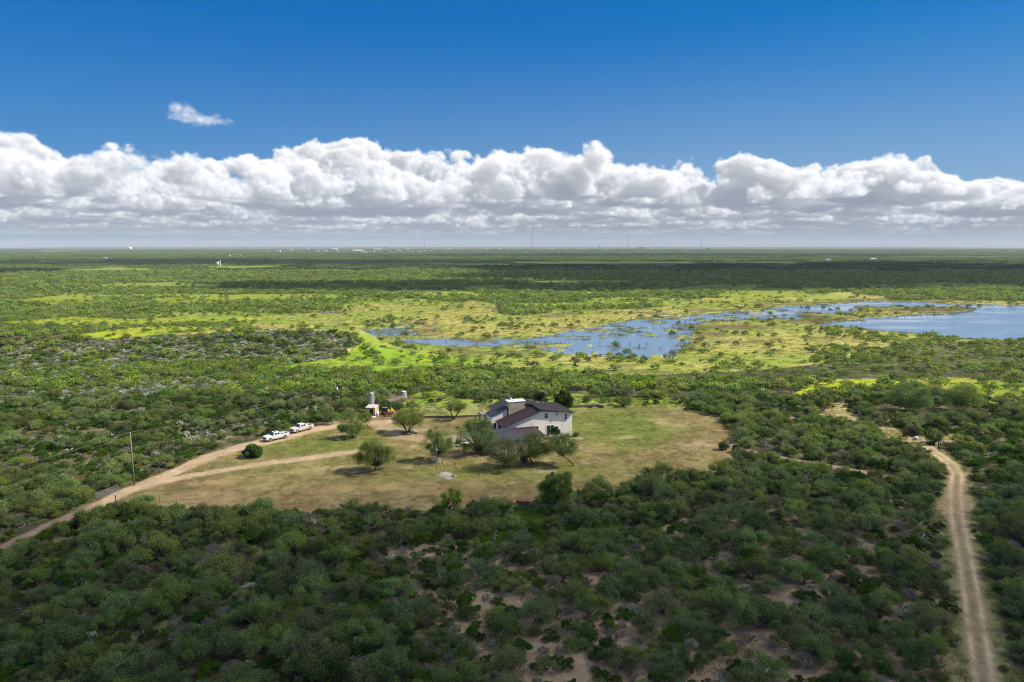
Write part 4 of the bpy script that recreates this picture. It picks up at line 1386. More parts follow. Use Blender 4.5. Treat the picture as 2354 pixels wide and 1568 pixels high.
# main block: gable wall with the windows, ridge running back
zr = lambda u: 7.0 - .155 * (u + .2)                      # right-hand roof
zl = lambda u: 6.62 + .335 * (u + .2)                     # long brown roof falling to the left
w = MB()
poly_wall(w, [(-9.2, -.3), (8.1, -.3), (8.1, zr(8.1) - .2), (-.2, zr(-.2) - .55), (-9.2, zl(-9.2) - .18)], 0, .25)
w.box(7.85, 8.1, .25, 9.7, -.3, zr(8.1) - .2)
w.box(0, 7.85, 9.45, 9.7, -.3, zr(8.1) - .2)
w.box(-9.2, -8.95, .25, 1.6, -.3, 3.2)
w.box(-9.2, -8.95, 4.6, 5.6, -.3, 3.2)
w.side([(-9.2, 2.6), (-1.4, 2.6), (-1.4, 6.2), (-9.2, zl(-9.2) - .18)], 5.3, 5.5)
w.build('wall', WHITE_STUCCO, house)
s_ = MB()
for u_ in (-2.35, .12, 2.62, 5.55):
    s_.box(u_ - .012, u_ + .012, -.006, .0, .05, min(zl(u_) - .5 if u_ < -.3 else 6.3, 5.4 if u_ > 5 else 6.0))
s_.build('panel_joint', mat('joint_grey', (.40, .37, .34), .9), house)  # vertical panel seams, greyer than the stucco
pr = MB()
w2 = MB()                                                  # rear wing, upper storey over an open porch
zw = lambda u: 4.72 + .385 * (u + 10.5)
w2.side([(-10.2, 2.95), (-6.3, 2.95), (-6.3, zw(-6.3) - .2), (-10.2, zw(-10.2) - .2)], 6.0, 6.2)
w2.box(-10.2, -9.98, 6.2, 9.7, 2.95, zw(-10.2) - .18)
w2.box(-9.98, -8.5, 9.5, 9.7, 2.95, 4.9)
w2.box(-8.6, -8.38, 9.7, 12.9, 2.95, 5.2)
w2.box(-8.4, 4.4, 12.7, 12.9, -.3, 5.3)
w2.build('wall', WHITE_STUCCO, house)
inner = MB(); inner.box(-7.6, -1.6, 6.3, 12.6, -.3, 2.9); inner.build('inner_wall', mat('dark_timber', (.085, .055, .042), .8), house)  # dark brown block inside the open porch
for (a, b_) in ((-9.95, 6.25), (-9.95, 9.3), (-9.0, .2), (-9.95, 12.4)):
    c_ = MB(); c_.box(a - .22, a + .22, b_ - .22, b_ + .22, -.3, 2.95 if b_ > 1 else 3.1); c_.build('column', STONE, house)
fl = MB(); fl.box(-10.15, -6.3, 6.3, 12.9, 2.75, 2.93); fl.build('porch_ceiling', FASCIA, house)

roof_plane('roof', DARK_ROOF, [(-.25, -.6, zr(-.25)), (8.45, -.6, zr(8.45)), (8.45, 10.1, zr(8.45)), (-.25, 10.1, zr(-.25))][1:] + [(-.25, -.6, zr(-.25))], house, rib=.5)
roof_plane('roof', DARK_ROOF, [(-.26, 5.55, zr(-.3)), (-.26, 10.05, zr(-.3)), (-1.9, 10.05, zr(-1.9)), (-1.9, 5.55, zr(-1.9))], house, rib=.5)
roof_plane('roof', BROWN_ROOF, [(-.3, -.5, zl(-.3)), (-.3, 5.6, zl(-.3)), (-9.5, 5.6, zl(-9.5)), (-9.5, -.5, zl(-9.5))], house, rib=.42, label='long brown roof falling to the porch')
zb = lambda u: 7.15 - .185 * (u + 4.55)
roof_plane('roof', DARK_ROOF, [(4.7, 8.2, zb(4.7)), (4.7, 13.2, zb(4.7)), (-4.55, 13.2, zb(-4.55)), (-4.55, 8.2, zb(-4.55))], house, rib=.5)
zk = lambda u: 4.72 + .385 * (u + 10.5)
zt = zk(-4.56)
roof_plane('roof', DARK_ROOF, [(-4.57, 5.75, zt), (-4.57, 9.8, zt), (-10.6, 9.8, zk(-10.6)), (-10.6, 5.75, zk(-10.6))], house, rib=.5)
roof_plane('roof', DARK_ROOF, [(-4.57, 9.81, zt), (-4.57, 13.2, zt), (-8.85, 13.2, zk(-8.85)), (-8.85, 9.81, zk(-8.85))], house, rib=.5)
f_ = MB(); f_.side([(-.2, zl(-.2) - .1), (-.2, zr(-.2) - .17), (-.35, zr(-.2) - .17), (-.35, zl(-.35) + .05)], -.3, 5.6); f_.build('roof_step', FASCIA, house)
f_ = MB(); f_.side([(-1.9, zl(-1.9) - .1), (-.35, zl(-.35) - .1), (-.35, zr(-.35) - .2), (-1.9, zr(-1.9) - .2)], 5.62, 5.8); f_.build('roof_step', FASCIA, house)

ch = MB(); ch.box(-6.06, -1.78, 5.62, 8.1, 2.5, 7.82); ch = ch.build('chimney', STONE, house)
cc_ = MB(); cc_.box(-6.14, -1.7, 5.54, 8.18, 7.82, 7.94); cc_.build('chimney_cap', WHITE_TRIM, ch)
vv = MB(); vv.sm = True; vv.lathe([(.16, 7.94), (.16, 8.3), (.42, 8.32), (.36, 8.44), (.05, 8.52)], 14, -4.9, 7.5); vv.build('flue', GALV, ch)
vv = MB(); vv.lathe([(.09, 7.94), (.09, 8.2), (.12, 8.22), (.12, 8.28)], 10, -4.75, 6.3); vv.build('flue', BLACKSTEEL, ch)
for (a, b_) in ((2.1, 8.1), (2.35, 7.7), (3.9, 8.2), (5.2, 8.6)):
    vv = MB(); vv.lathe([(.07, zr(a) - .02), (.07, zr(a) + .32)], 8, a, b_); vv.build('roof_vent', WHITE_TRIM, house)


def window(u, z, wd, ht, bars=1, y=0.0, parent=house, mull=0):
    fr = MB(); e = .12
    x0, x1, z0, z1 = u - wd / 2, u + wd / 2, z - ht / 2, z + ht / 2
    fr.box(x0 - e, x1 + e, y - .06, y, z0 - e, z0); fr.box(x0 - e, x1 + e, y - .06, y, z1, z1 + e)
    fr.box(x0 - e, x0, y - .06, y, z0, z1); fr.box(x1, x1 + e, y - .06, y, z0, z1)
    for i in range(bars):
        zz = z0 + (z1 - z0) * (i + 1) / (bars + 1); fr.box(x0, x1, y - .05, y - .02, zz - .03, zz + .03)
    for i in range(mull):
        xx = x0 + (x1 - x0) * (i + 1) / (mull + 1); fr.box(xx - .035, xx + .035, y - .055, y - .02, z0, z1)
    o = fr.build('window', WHITE_TRIM, parent)
    p_ = MB(); p_.box(x0, x1, y - .018, y - .003, z0, z1); p_.build('pane', GLASS, o)


window(1.38, 5.3, .80, 1.15)
window(6.42, 4.62, .56, 1.4)
window(2.45, 1.62, 1.75, 2.5, bars=0, mull=1)
window(-.95, 2.45, .78, 1.0, bars=0)
window(4.05, 2.1, .72, .8, bars=0)
ac = MB(); ac.box(3.72, 4.35, -.42, -.005, 5.12, 5.58); ac = ac.build('air_conditioner', WHITE_TRIM, house)
gr = MB(); gr.box(3.80, 4.27, -.435, -.42, 5.2, 5.5); gr.build('grille', BLACK, ac)
ft = MB(); ft.box(-1.6, 8.2, -.12, -.003, -.3, .12); ft.build('footing', mat('stained_footing', (.40, .33, .24), .9, var=.2), house)
# deck with steel railing, at the back left corner
dk = MB(); dk.box(-10.1, -4.8, 11.2, 17.3, 2.95, 3.12); dk = dk.build('deck', PALECON, house)
fs_ = MB(); fs_.box(-10.18, -10.1, 11.2, 17.38, 2.72, 3.14); fs_.box(-10.1, -4.8, 17.3, 17.38, 2.72, 3.14); fs_.build('deck_edge', mat('deck_edge_paint', (.40, .38, .36), .7), dk)
for (a, b_) in ((-9.95, 17.1), (-5.2, 17.1)):
    c_ = MB(); c_.box(a - .2, a + .2, b_ - .2, b_ + .2, -.4, 2.95); c_.build('column', STONE, house)
rl = MB()
for k in range(13):
    yy = 11.3 + k * .5; rl.tube([(-10.05, yy, 3.12), (-10.05, yy, 4.1)], .022, 5)
rl.tube([(-10.05, 11.3, 4.1), (-10.05, 17.25, 4.1)], .035, 6); rl.tube([(-10.05, 17.25, 4.1), (-4.9, 17.25, 4.1)], .035, 6)
for k in range(11):
    xx = -10.05 + k * .5; rl.tube([(xx, 17.25, 3.12), (xx, 17.25, 4.1)], .022, 5)
for zz in (3.36, 3.6, 3.85): rl.tube([(-10.05, 11.3, zz), (-10.05, 17.25, zz)], .014, 4)
rl.build('railing', RUST, dk)
tk = MB(); tk.box(-9.0, -8.2, 13.4, 14.4, 3.12, 3.75); tk.build('deck_box', mat('dark_blue_cover', (.03, .06, .09), .6), dk)
# lean-to beside the gable wall
zf = lambda v: 2.78 + .04 * v / 7
lt = roof_plane('roof', BROWN_ROOF, [(-1.55, -7.0, 2.62), (-1.55, -.05, 2.86), (-6.3, -.05, 2.86), (-6.3, -7.0, 2.62)][3:] + [(-1.55, -7.0, 2.62), (-1.55, -.05, 2.86), (-6.3, -.05, 2.86)], house, th=.2, rib=.45, label='low brown lean-to roof')
lw = MB(); lw.box(-6.2, -1.95, -6.6, -6.4, -.4, 2.4); lw.box(-2.15, -1.95, -6.4, -.1, -.4, 2.4); lw.build('wall', mat('cream_boards', (.56, .50, .37), .85, var=.08), house)
cp = MB(); cp.box(-6.6, -1.5, -.35, -.05, 2.87, 3.02); cp.build('ridge_cap', BROWN_ROOF, house)

# the garage in front with its ribbed roof
gar = thing('garage', 'low white outbuilding with a ribbed blue-brown metal roof in front of the house', 'garage', hp, HA)
zg = lambda v: 3.32 + .035 * v
roof_plane('roof', BLUE_ROOF, [(-14.6, -10.0, 2.92), (-6.35, -10.0, 2.92), (-6.35, -.75, 3.38), (-14.6, -.75, 3.38)], gar, th=.15, rib=.52)
gw = MB(); gw.box(-14.2, -6.75, -9.6, -9.4, -.6, 2.76); gw.box(-6.95, -6.75, -9.4, -.9, -.6, 2.8); gw.box(-14.2, -14.0, -9.4, -.9, -.6, 2.8); gw.box(-14.0, -6.95, -1.1, -.9, -.6, 3.0)
gw.build('wall', WHITE_STUCCO, gar)
gf = MB(); gf.box(-14.62, -6.33, -10.06, -10.0, 2.74, 2.9); gf.build('gutter', FASCIA, gar)

# ------------------------------------------------------------------ pickups
def pickup(pf, pr_, label, wheelbase=3.75, L=5.85, sunroof=False, paint=None):
    DIRTY_WHITE = paint or PAINT_A
    """pf, pr_: where the near front and rear wheels touch the ground"""
    d = (pf - pr_); d.z = 0; d.normalize()
    side = Vector((d.y, -d.x, 0))                           # right-hand side of the truck
    toward_cam = side if side.dot(Vector((0, -1, 0))) > 0 else -side
    mid = (pf + pr_) / 2 - toward_cam * .86
    mid.z = float(H(mid.x, mid.y))
    t = thing('pickup_truck', label, 'pickup truck', mid, math.atan2(d.y, d.x), 'white pickups parked on the driveway')
    hb = wheelbase / 2; xf, xr = hb + .98, -hb - 1.12
    yw = .99
    m = MB(); m.sm = False
    cab0, cab1 = -.70, 1.02
    def arch(cx):
        return [(cx + .50 * math.cos(a), .40 + .50 * math.sin(a)) for a in np.linspace(0, math.pi, 9)]
    low = .52
    fr = [(xr, .62), (xr + .15, low + .05)] + [p for p in reversed(arch(-hb))] + [(-hb + .55, low), (hb - .55, low)] + [p for p in reversed(arch(hb))] + [(xf - .12, low), (xf, .62), (xf, 1.02), (xf - .22, 1.16),
          (1.25, 1.24), (cab1, 1.22), (cab0, 1.22), (xr, 1.22)]
    m.side(fr, -yw, -yw + .14); m.side(fr, yw - .14, yw)
    m.box(cab0 - .06, xf - .06, -yw + .14, yw - .14, .56, 1.02)
    m.add([(cab1 + .1, -yw + .14, 1.02), (xf - .06, -yw + .14, 1.0), (xf - .06, yw - .14, 1.0), (cab1 + .1, yw - .14, 1.02),
           (cab1 + .1, -yw + .14, 1.24), (xf - .22, -yw + .14, 1.16), (xf - .22, yw - .14, 1.16), (cab1 + .1, yw - .14, 1.24)],
          [(4, 5, 6, 7), (1, 2, 6, 5), (0, 1, 5, 4), (2, 3, 7, 6)])
    m.build('body', DIRTY_WHITE, t, bevel=.03)
    g = MB()                                                 # cab: base wider than the roof
    b0, b1, r0, r1 = cab0 - .05, 1.28, cab0 + .12, .62
    zb_, zt_ = 1.2, 1.86
    yb, yt = .95, .76
    vs = [(b0, -yb, zb_), (b1, -yb, zb_), (b1, yb, zb_), (b0, yb, zb_), (r0, -yt, zt_), (r1, -yt, zt_), (r1, yt, zt_), (r0, yt, zt_)]
    g.add(vs, [(4, 5, 6, 7), (0, 1, 5, 4), (1, 2, 6, 5), (2, 3, 7, 6), (3, 0, 4, 7)])
    g.build('cab', DIRTY_WHITE, t, bevel=.05)
    P = [Vector(v) for v in vs]
    def panel(a, b_, c, d_, u0, u1, v0, v1, name='side_window', mt=GLASS, off=.012, lab=None):
        q = lambda s, r: (a.lerp(b_, s)).lerp(d_.lerp(c, s), r)
        n = (b_ - a).cross(d_ - a).normalized()
        cen = (a + b_ + c + d_) / 4
        if n.dot(cen - Vector((.2, 0, 1.2))) < 0: n = -n
        k = [q(u0, v0), q(u1, v0), q(u1, v1), q(u0, v1)]
        mm = MB(); mm.add([tuple(p + n * off) for p in k] + [tuple(p - n * .02) for p in k], [(0, 1, 2, 3), (0, 4, 5, 1), (1, 5, 6, 2), (2, 6, 7, 3), (3, 7, 4, 0)])
        o = mm.build(name, mt, t)
        if lab: o['label'] = lab
    panel(P[1], P[2], P[6], P[5], .05, .95, .06, .90, 'windscreen')
    panel(P[0], P[3], P[7], P[4], .10, .90, .15, .85, 'rear_window')
    for s_ in (0, 1):
        A, B, C_, D_ = (P[0], P[1], P[5], P[4]) if s_ == 0 else (P[3], P[2], P[6], P[7])
        panel(A, B, C_, D_, .08, .43, .12, .84); panel(A, B, C_, D_, .50, .86, .12, .84)
    if sunroof:
        mm = MB(); mm.box(-.05, .42, -.36, .36, 1.855, 1.872); mm.build('sunroof', GLASS, t)
    bd = MB(); bd.box(xr + .08, cab0 - .08, -yw + .14, yw - .14, .66, .72); bd.box(cab0 - .16, cab0 - .06, -yw + .14, yw - .14, .72, 1.22)
    bd.build('bed_floor', BLACK, t)
    tg = MB(); tg.box(xr, xr + .08, -yw + .14, yw - .14, .62, 1.22); tg.build('tailgate', DIRTY_WHITE, t, bevel=.015)
    gg = MB(); gg.box(xf - .05, xf + .02, -.72, .72, .74, 1.02); gg.build('grille', BLACKSTEEL, t, bevel=.01)
    bu = MB(); bu.box(xf - .08, xf + .12, -.96, .96, .48, .72); bu.build('bumper', mat('chrome_bumper', (.55, .55, .56), .3, .7, dirt=(.30, .24, .17), dirt_h=.8), t, bevel=.03)
    bu = MB(); bu.box(xr - .14, xr + .02, -.94, .94, .50, .68); bu.build('bumper', BLACKSTEEL, t, bevel=.02)
    for s_ in (-1, 1):
        hl = MB(); hl.box(xf - .12, xf + .015, s_ * .86 - .115, s_ * .86 + .115, .80, 1.01); hl.build('headlight', mat('lamp_lens', (.55, .57, .60), .15, .3), t, bevel=.01)
        tl = MB(); tl.box(xr - .02, xr + .06, s_ * .93 - .05, s_ * .93 + .06, .86, 1.18); tl.build('taillight', mat('red_lens', (.35, .02, .015), .3), t)
        mi = MB(); mi.box(1.0, 1.12, s_ * 1.03 - .03 - .06, s_ * 1.03 + .11 - .02, 1.22, 1.46); mi.build('mirror', BLACK if s_ < 0 else WHITE_TRIM, t)
        dl = MB()
        for xx in (-.02, -.68, .98): dl.box(xx - .012, xx + .012, s_ * yw - .004, s_ * yw + .004, .62, 1.2)
        dl.build('door_gap', BLACK, t)
        sb = MB(); sb.box(-hb + .58, hb - .58, s_ * .96 - .06, s_ * .96 + .06, .40, .47); sb.build('side_step', GALV, t)
        for cx in (hb, -hb):
            wl_ = MB(); wl_.sm = True
            wl_.tube([(cx, s_ * .99, .40), (cx, s_ * .72, .40)], .40, 18)
            wo_ = wl_.build('wheel', RUBBER, t)
            ri = MB(); ri.tube([(cx, s_ * 1.005, .40), (cx, s_ * .96, .40)], .255, 14); ri.build('rim', mat('dusty_rim', (.40, .37, .33), .4, .5), wo_)
            ar = MB(); ar.box(cx - .46, cx + .46, s_ * .80 - .02, s_ * .80 + .02, .42, .9); ar.build('wheel_well', BLACK, t)
    return t


t1 = pickup(ground(624.3, 1014.4), ground(652.1, 1008.2), 'white pickup with a sunroof parked lower on the dirt driveway', sunroof=True)
t2 = pickup(ground(683.3, 995.4), ground(711.9, 988.0), 'white dusty pickup parked behind the other one, load in its bed', paint=PAINT_B)
lo = MB(); lo.sm = True; lo.lathe([(.28, 0), (.34, .2), (.30, .42), (.12, .55)], 12); lo = lo.build('load_sack', WHITEP)
lo.location = t2.matrix_basis @ Vector((-1.5, .2, .73)); tag(lo, 'pale round sack lying in the bed of the upper pickup', 'sack')


# ------------------------------------------------------------------ yard trees
def yard_tree(name, label, base, box, seed, leaves=4200, stems=1, kind='yard', lean=None, droop=.35, group=None, size=.13, dens=1.0, cat='tree', trunk_r=.16, nk=None, wood=None):
    """base: photo pixel of the foot; box: crown extent in the photo (x0, x1, y0, y1)"""
    rng = np.random.default_rng(seed)
    p = place_at(*base, .5); m = mpp(p)
    x0, x1, y0, y1 = box
    w_ex = (x1 - x0) * .09 if kind == 'yard' else 0; x0 -= w_ex; x1 += w_ex; y0 -= w_ex * .3
    cx = ((x0 + x1) / 2 - base[0]) * m; zt_ = (base[1] - y0) * m * 1.02; zb_ = max(.25, (base[1] - y1) * m)
    rx = (x1 - x0) / 2 * m; ry = rx * .82; rz = (zt_ - zb_) / 2; cz = (zt_ + zb_) / 2
    nk = nk or int(20 + rx * 7)
    C = []
    while len(C) < nk:
        q = rng.uniform(-1, 1, 3)
        if (q ** 2).sum() < 1 and (q ** 2).sum() > .12: C.append((cx + q[0] * rx * .82, q[1] * ry * .82, cz + (q[2] * .85 - .25 * (q[0] ** 2 + q[1] ** 2) + .12) * rz))
    C = np.array(C); cr = (rx * .185 + .2) * rng.uniform(.55, 1.35, nk)
    root = thing(name, label, cat, p - Vector((0, 0, .05)), 0, group)
    fork_h = zb_ * .75 + .35
    segs = []
    tops = []
    for s in range(stems):
        a = 2 * math.pi * s / max(stems, 1) + rng.uniform(0, .7)
        if stems == 1:
            l_ = lean or (cx * .45, 0)
            top = np.array([l_[0], l_[1], fork_h]); mid = np.array([l_[0] * .15 + rng.normal() * .08, l_[1] * .2, fork_h * .55])
        else:
            top = np.array([cx * .4 + math.cos(a) * rx * .38, math.sin(a) * ry * .38, fork_h + rz * .35]); mid = np.array([math.cos(a) * rx * .12, math.sin(a) * .12, fork_h * .5])
        r0 = trunk_r / math.sqrt(stems) * (1.25 if stems > 1 else 1)
        segs.append((bez((rng.normal() * .03, rng.normal() * .03, -.1), mid, top, 6), list(np.linspace(r0 * 1.15, r0 * .62, 6))))
        tops.append(top)
    for i in range(nk):
        j = int(np.argmin([np.hypot(*(C[i][:2] - q[:2])) + .4 * rng.random() for q in tops])); q = tops[j]
        mid = (q + C[i]) / 2 + np.array([0, 0, -.12 * rz]) + rng.normal(size=3) * .15
        segs.append((bez(q, mid, C[i], 5), [trunk_r * .42, trunk_r * .32, trunk_r * .24, trunk_r * .17, trunk_r * .09]))
        for k in range(5):
            d = rng.normal(size=3); d[2] = d[2] * .5 - droop * .3; d /= np.linalg.norm(d)
            segs.append(([tuple(C[i]), tuple(C[i] + d * cr[i])], [.022, .007]))
    link_mesh('trunk', limbs(segs, wood or DARKWOOD, 'trunk', 6), root)
    n = int(leaves * dens * 3.8); size = size * 1.15
    wh = rng.integers(0, nk, n)
    d = rng.normal(size=(n, 3)); d /= np.linalg.norm(d, axis=1)[:, None]
    P = C[wh] + d * (cr[wh] * rng.uniform(.2, 1.0, n) ** .6)[:, None]
    hang = rng.random(n) < .32
    P[:, 2] -= hang * rng.random(n) * droop * 1.2
    P[:, 2] = np.maximum(P[:, 2], .15)
    tint = np.clip(rng.random(nk)[wh] * .6 + rng.random(n) * .4, 0, 1)
    link_mesh('crown', leaf_object('crown', P, size, rng, LM[kind], tint, aspect=.55, upbias=-.2 if droop > .3 else .3), root)
    return root


YG = 'mesquites standing in the yard'
yard_tree('mesquite_tree', 'spreading yard mesquite inside a low stone ring beside the dirt drive', (810.9, 1006.5), (775, 841, 958, 998), 1, 4200, stems=4, droop=.3, group=YG)
yard_tree('mesquite_tree', 'slim crooked mesquite just behind the ringed one near the shed', (847.5, 983.3), (822, 858, 949, 971), 2, 1500, lean=(-.9, 0), group=YG, trunk_r=.10)
yard_tree('mesquite_tree', 'thin mesquite leaning over the upper driveway bend', (765, 976), (738, 778, 938, 966), 13, 1500, lean=(-.7, 0), group=YG, trunk_r=.10)
yard_tree('mesquite_tree', 'dense fan shaped tree with many stems on a round rock bed', (938, 994.3), (899, 975, 944, 980), 3, 6500, stems=9, droop=.1, group=YG, trunk_r=.22)
yard_tree('mesquite_tree', 'rounded mesquite alone in the dry lawn with one leaning trunk', (861.4, 1083.3), (812, 910, 1017, 1072), 4, 6000, lean=(.3, 0), group=YG)
yard_tree('mesquite_tree', 'mesquite beside the thin lamp post behind the swing frame', (1003.7, 1059), (971, 1046, 984, 1046), 5, 5200, lean=(.2, .3), group=YG)
yard_tree('mesquite_tree', 'large leaning mesquite shading the concrete patio beside the garage', (1113.5, 1042), (1044, 1144, 962, 1040), 6, 6500, lean=(-1.2, .3), group=YG, trunk_r=.24)
yard_tree('mesquite_tree', 'mesquite with a forked trunk in front of the garage wall', (1156.7, 1077), (1110, 1218, 1006, 1062), 7, 4800, lean=(.5, .2), group=YG)
yard_tree('mesquite_tree', 'mesquite with an elbowed trunk over the black trailer', (1225, 1066), (1180, 1272, 996, 1050), 8, 5400, lean=(-1.0, .3), group=YG)
yard_tree('mesquite_tree', 'drooping mesquite with a bowed bare trunk at the end of the row', (1318.5, 1070), (1250, 1330, 996, 1046), 9, 4600, lean=(-2.4, .4), group=YG, droop=.6)
yard_tree('mesquite_tree', 'small V trunked mesquite behind the long low stone wall', (1042.7, 965), (1022, 1077, 918, 946), 10, 2000, stems=2, group=YG, dens=.9, trunk_r=.2)
yard_tree('mesquite_tree', 'tall bushy mesquite rising from the brush into the dry lawn', (1281, 1172), (1238, 1324, 1082, 1150), 11, 6500, stems=3, group=YG, droop=.2)
yard_tree('mesquite_tree', 'small airy mesquite at the lawn edge below the swing frame', (1038, 1182), (1013, 1063, 1122, 1168), 12, 1700, stems=4, group=YG, kind='yard', droop=.1, trunk_r=.10)
yard_tree('round_tree', 'low round dark green tree alone between the driveway branches', (580, 1051), (556, 604, 1024, 1048), 20, 6000, stems=5, kind='dark', size=.17, droop=.2, trunk_r=.12, nk=34)
yard_tree('citrus_tree', 'small dark round tree against the tall white gable wall', (1272, 1007.7), (1260, 1287, 982, 1001), 21, 3200, kind='dark', size=.14, droop=.1, trunk_r=.08, nk=22)
yard_tree('evergreen_tree', 'dark dense tree just behind the house roof', (1243, 941), (1218, 1266, 901, 934), 22, 5200, stems=2, kind='dark', size=.19, droop=.1, nk=34, group='dark round trees behind the house')
yard_tree('evergreen_tree', 'dark round tree right of the one touching the roofline', (1296, 938.5), (1270, 1322, 900, 934), 23, 5800, kind='dark', size=.19, droop=.1, nk=38, group='dark round trees behind the house')
yard_tree('potted_bush', 'small green bush at the far corner of the white wall', (1323.5, 1003.5), (1317, 1330, 993, 1003), 24, 700, kind='yard', size=.10, droop=.1, cat='bush', trunk_r=.04)
yard_tree('green_shrub', 'rounded shrub at the near end of the white pipe gate', (1663.5, 1034), (1652, 1675, 1015, 1031), 25, 1500, stems=3, kind='yard', size=.13, cat='shrub', trunk_r=.06)
yard_tree('green_shrub', 'darker shrub at the hinge post of the white pipe gate', (1691, 1040), (1680, 1703, 1022, 1040), 26, 1700, stems=3, kind='dark', size=.13, cat='shrub', trunk_r=.06)
for i, (bx, by, bb) in enumerate(((1890, 945, (1868, 1912, 905, 940)), (2090, 948, (2040, 2140, 878, 944)), (2210, 946, (2165, 2252, 886, 942)), (1870, 985, (1838, 1900, 950, 984)), (2143, 1020, (2120, 2165, 988, 1012)))):
    yard_tree('mesquite_tree', ['broad mesquite on the left of the sandy clearing', 'largest wide mesquite above the brown steel box', 'dark spreading mesquite with bare limbs below the yellow field', 'rounded mesquite under the sandy clearing', 'small mesquite over the white tanks at the road end'][i],
              (bx, by), bb, 40 + i, [3000, 6500, 5200, 3000, 1600][i], stems=3, group='large mesquites past the white gate', size=.19, trunk_r=.16)

# clear plants out of the way of built things is done when they are scattered; stones round two trees
def ring(name, label, c, r, n, s, mt):
    root = MB(); rng = random.Random(n)
    for k in range(n):
        a = 2 * math.pi * k / n
        x, y = r * math.cos(a), r * math.sin(a) * .95
        root.M = Matrix.Translation((x, y, 0)) @ Matrix.Rotation(a + rng.random() * .4, 4, 'Z')
        q = s * rng.uniform(.7, 1.2)
        root.box(-q * .5, q * .5, -q * .8, q * .8, -.1, q * .7)
    o = root.build(name, mt, None, bevel=.03); o.location = c
    return tag(o, label, 'stone ring')


p = ground(810, 1008); ring('stone_ring', 'ring of pale stones round the foot of a yard mesquite', p, 1.25, 20, .26, CONCRETE)
p = ground(937, 997); ring('stone_ring', 'ring of dark stones under the fan shaped tree', p, 1.35, 18, .3, mat('dark_stone', (.12, .105, .09), .9, var=.3))
p = ground(951, 994); m = MB(); m.sm = True
for k, (x, y, r) in enumerate(((0, 0, .42), (.6, .15, .30), (-.45, .25, .34), (.25, .4, .26))):
    m.M = Matrix.Translation((x, y, r * .5)); m.lathe([(r * .7, -r * .6), (r, 0), (r * .8, r * .45), (r * .3, r * .7)], 9)
o = m.build('boulder_pile', mat('mottled_rock', (.36, .35, .34), .8, var=.5, vscale=5)); o.location = p; tag(o, 'pile of mottled grey boulders beside the fan shaped tree', 'boulders')
p = ground(955.5, 997.5); m = MB(); m.sm = True; m.tube([(0, 0, .02), (0, 0, .24)], .36, 18); o = m.build('old_tyre', RUBBER); o.location = p; tag(o, 'black tyre lying next to the boulder pile', 'tyre')


# ------------------------------------------------------------------ low stone walls
def lowwall(label, pts, h=.55):
    P = [ground(*q) for q in pts]
    m = MB()
    for a, b_ in zip(P[:-1], P[1:]):
        d = (b_ - a); d.z = 0; L = d.length; d.normalize(); nrm = Vector((-d.y, d.x, 0)) * .2
        v = [a - nrm, a + nrm, b_ + nrm, b_ - nrm]
        m.add([(q.x, q.y, q.z - .3) for q in v] + [(q.x, q.y, q.z + h) for q in v], [(4, 5, 6, 7), (0, 1, 5, 4), (1, 2, 6, 5), (2, 3, 7, 6), (3, 0, 4, 7)])
    o = m.build('stone_wall', mat('dark_wall_stone', (.21, .16, .12), .9, var=.35, vscale=2.5, bump=.5, bscale=8)); tag(o, label, 'wall', 'low stone walls round the back yard'); return o


lowwall('long low dark stone wall across the back of the yard, left of the house', [(972, 961), (1040, 960.5), (1100, 958)], .6)
lowwall('curving low stone wall behind the house, right of the dark trees', [(1290, 938.5), (1330, 937), (1372, 935), (1388, 938)], .8)
lowwall('pale curved wall leading up to the corrugated tank', [(891, 927), (905, 921), (920, 918), (933, 913)], .9)['label'] = 'pale low wall leading up to the corrugated tank'


# ------------------------------------------------------------------ poles and wires
def up_px(p, px):
    """height in metres of px photo pixels at a ground point"""
    return px * mpp(p) * 1.02


def pole(label, base, hpx, r=.13, name='utility_pole', lean=(0, 0), mt=None, group=None, cat='pole'):
    p = ground(*base); h = up_px(p, hpx)
    t = thing(name, label, cat, p, 0, group)
    m = MB(); m.sm = True; m.tube([(0, 0, -.3), (lean[0], lean[1], h)], [r, r * .72], 10); m.build('shaft', mt or GREYPOLE, t)
    return t, p, h


pa, ppa, ha = pole('tall weathered wooden utility pole beside the driveway gate', (308.6, 1115.8), 121, .15, lean=(0, 0), group='utility poles on the wire line')
m = MB(); m.tube([(0, 0, ha), (0, 0, ha + .25)], .07, 6); m.build('insulator', WHITEP, pa)
pb, ppb, hb_ = pole('wooden utility pole with a grey transformer among the brush trees', (772.5, 930), 50, .13, group='utility poles on the wire line')
m = MB(); m.sm = True; m.tube([(.42, -.1, hb_ - 2.6), (.42, -.1, hb_ - 1.4)], .30, 14); m.build('transformer', GALV, pb)
m = MB(); m.box(-.55, .15, -.06, .06, hb_ - .35, hb_ - .22); m.build('crossarm', GREYPOLE, pb)
m = MB(); m.tube([(.1, -.05, hb_ - 4.1), (.9, -.2, hb_ - 4.0)], .03, 6); m.tube([(.9, -.2, hb_ - 4.1), (.9, -.2, hb_ - 3.9)], .16, 8); m.build('lamp', WHITEP, pb)


def wire(label, a, b_, sag, n=14, r=.014):
    a = Vector(a); b_ = Vector(b_)
    pts = [a.lerp(b_, k / n) - Vector((0, 0, sag * 4 * (k / n) * (1 - k / n))) for k in range(n + 1)]
    m = MB(); m.tube(pts, r, 4, caps=False); o = m.build('power_line', mat('wire', (.30, .30, .28), .5)); tag(o, label, 'power line', 'power lines between the wooden poles'); return o


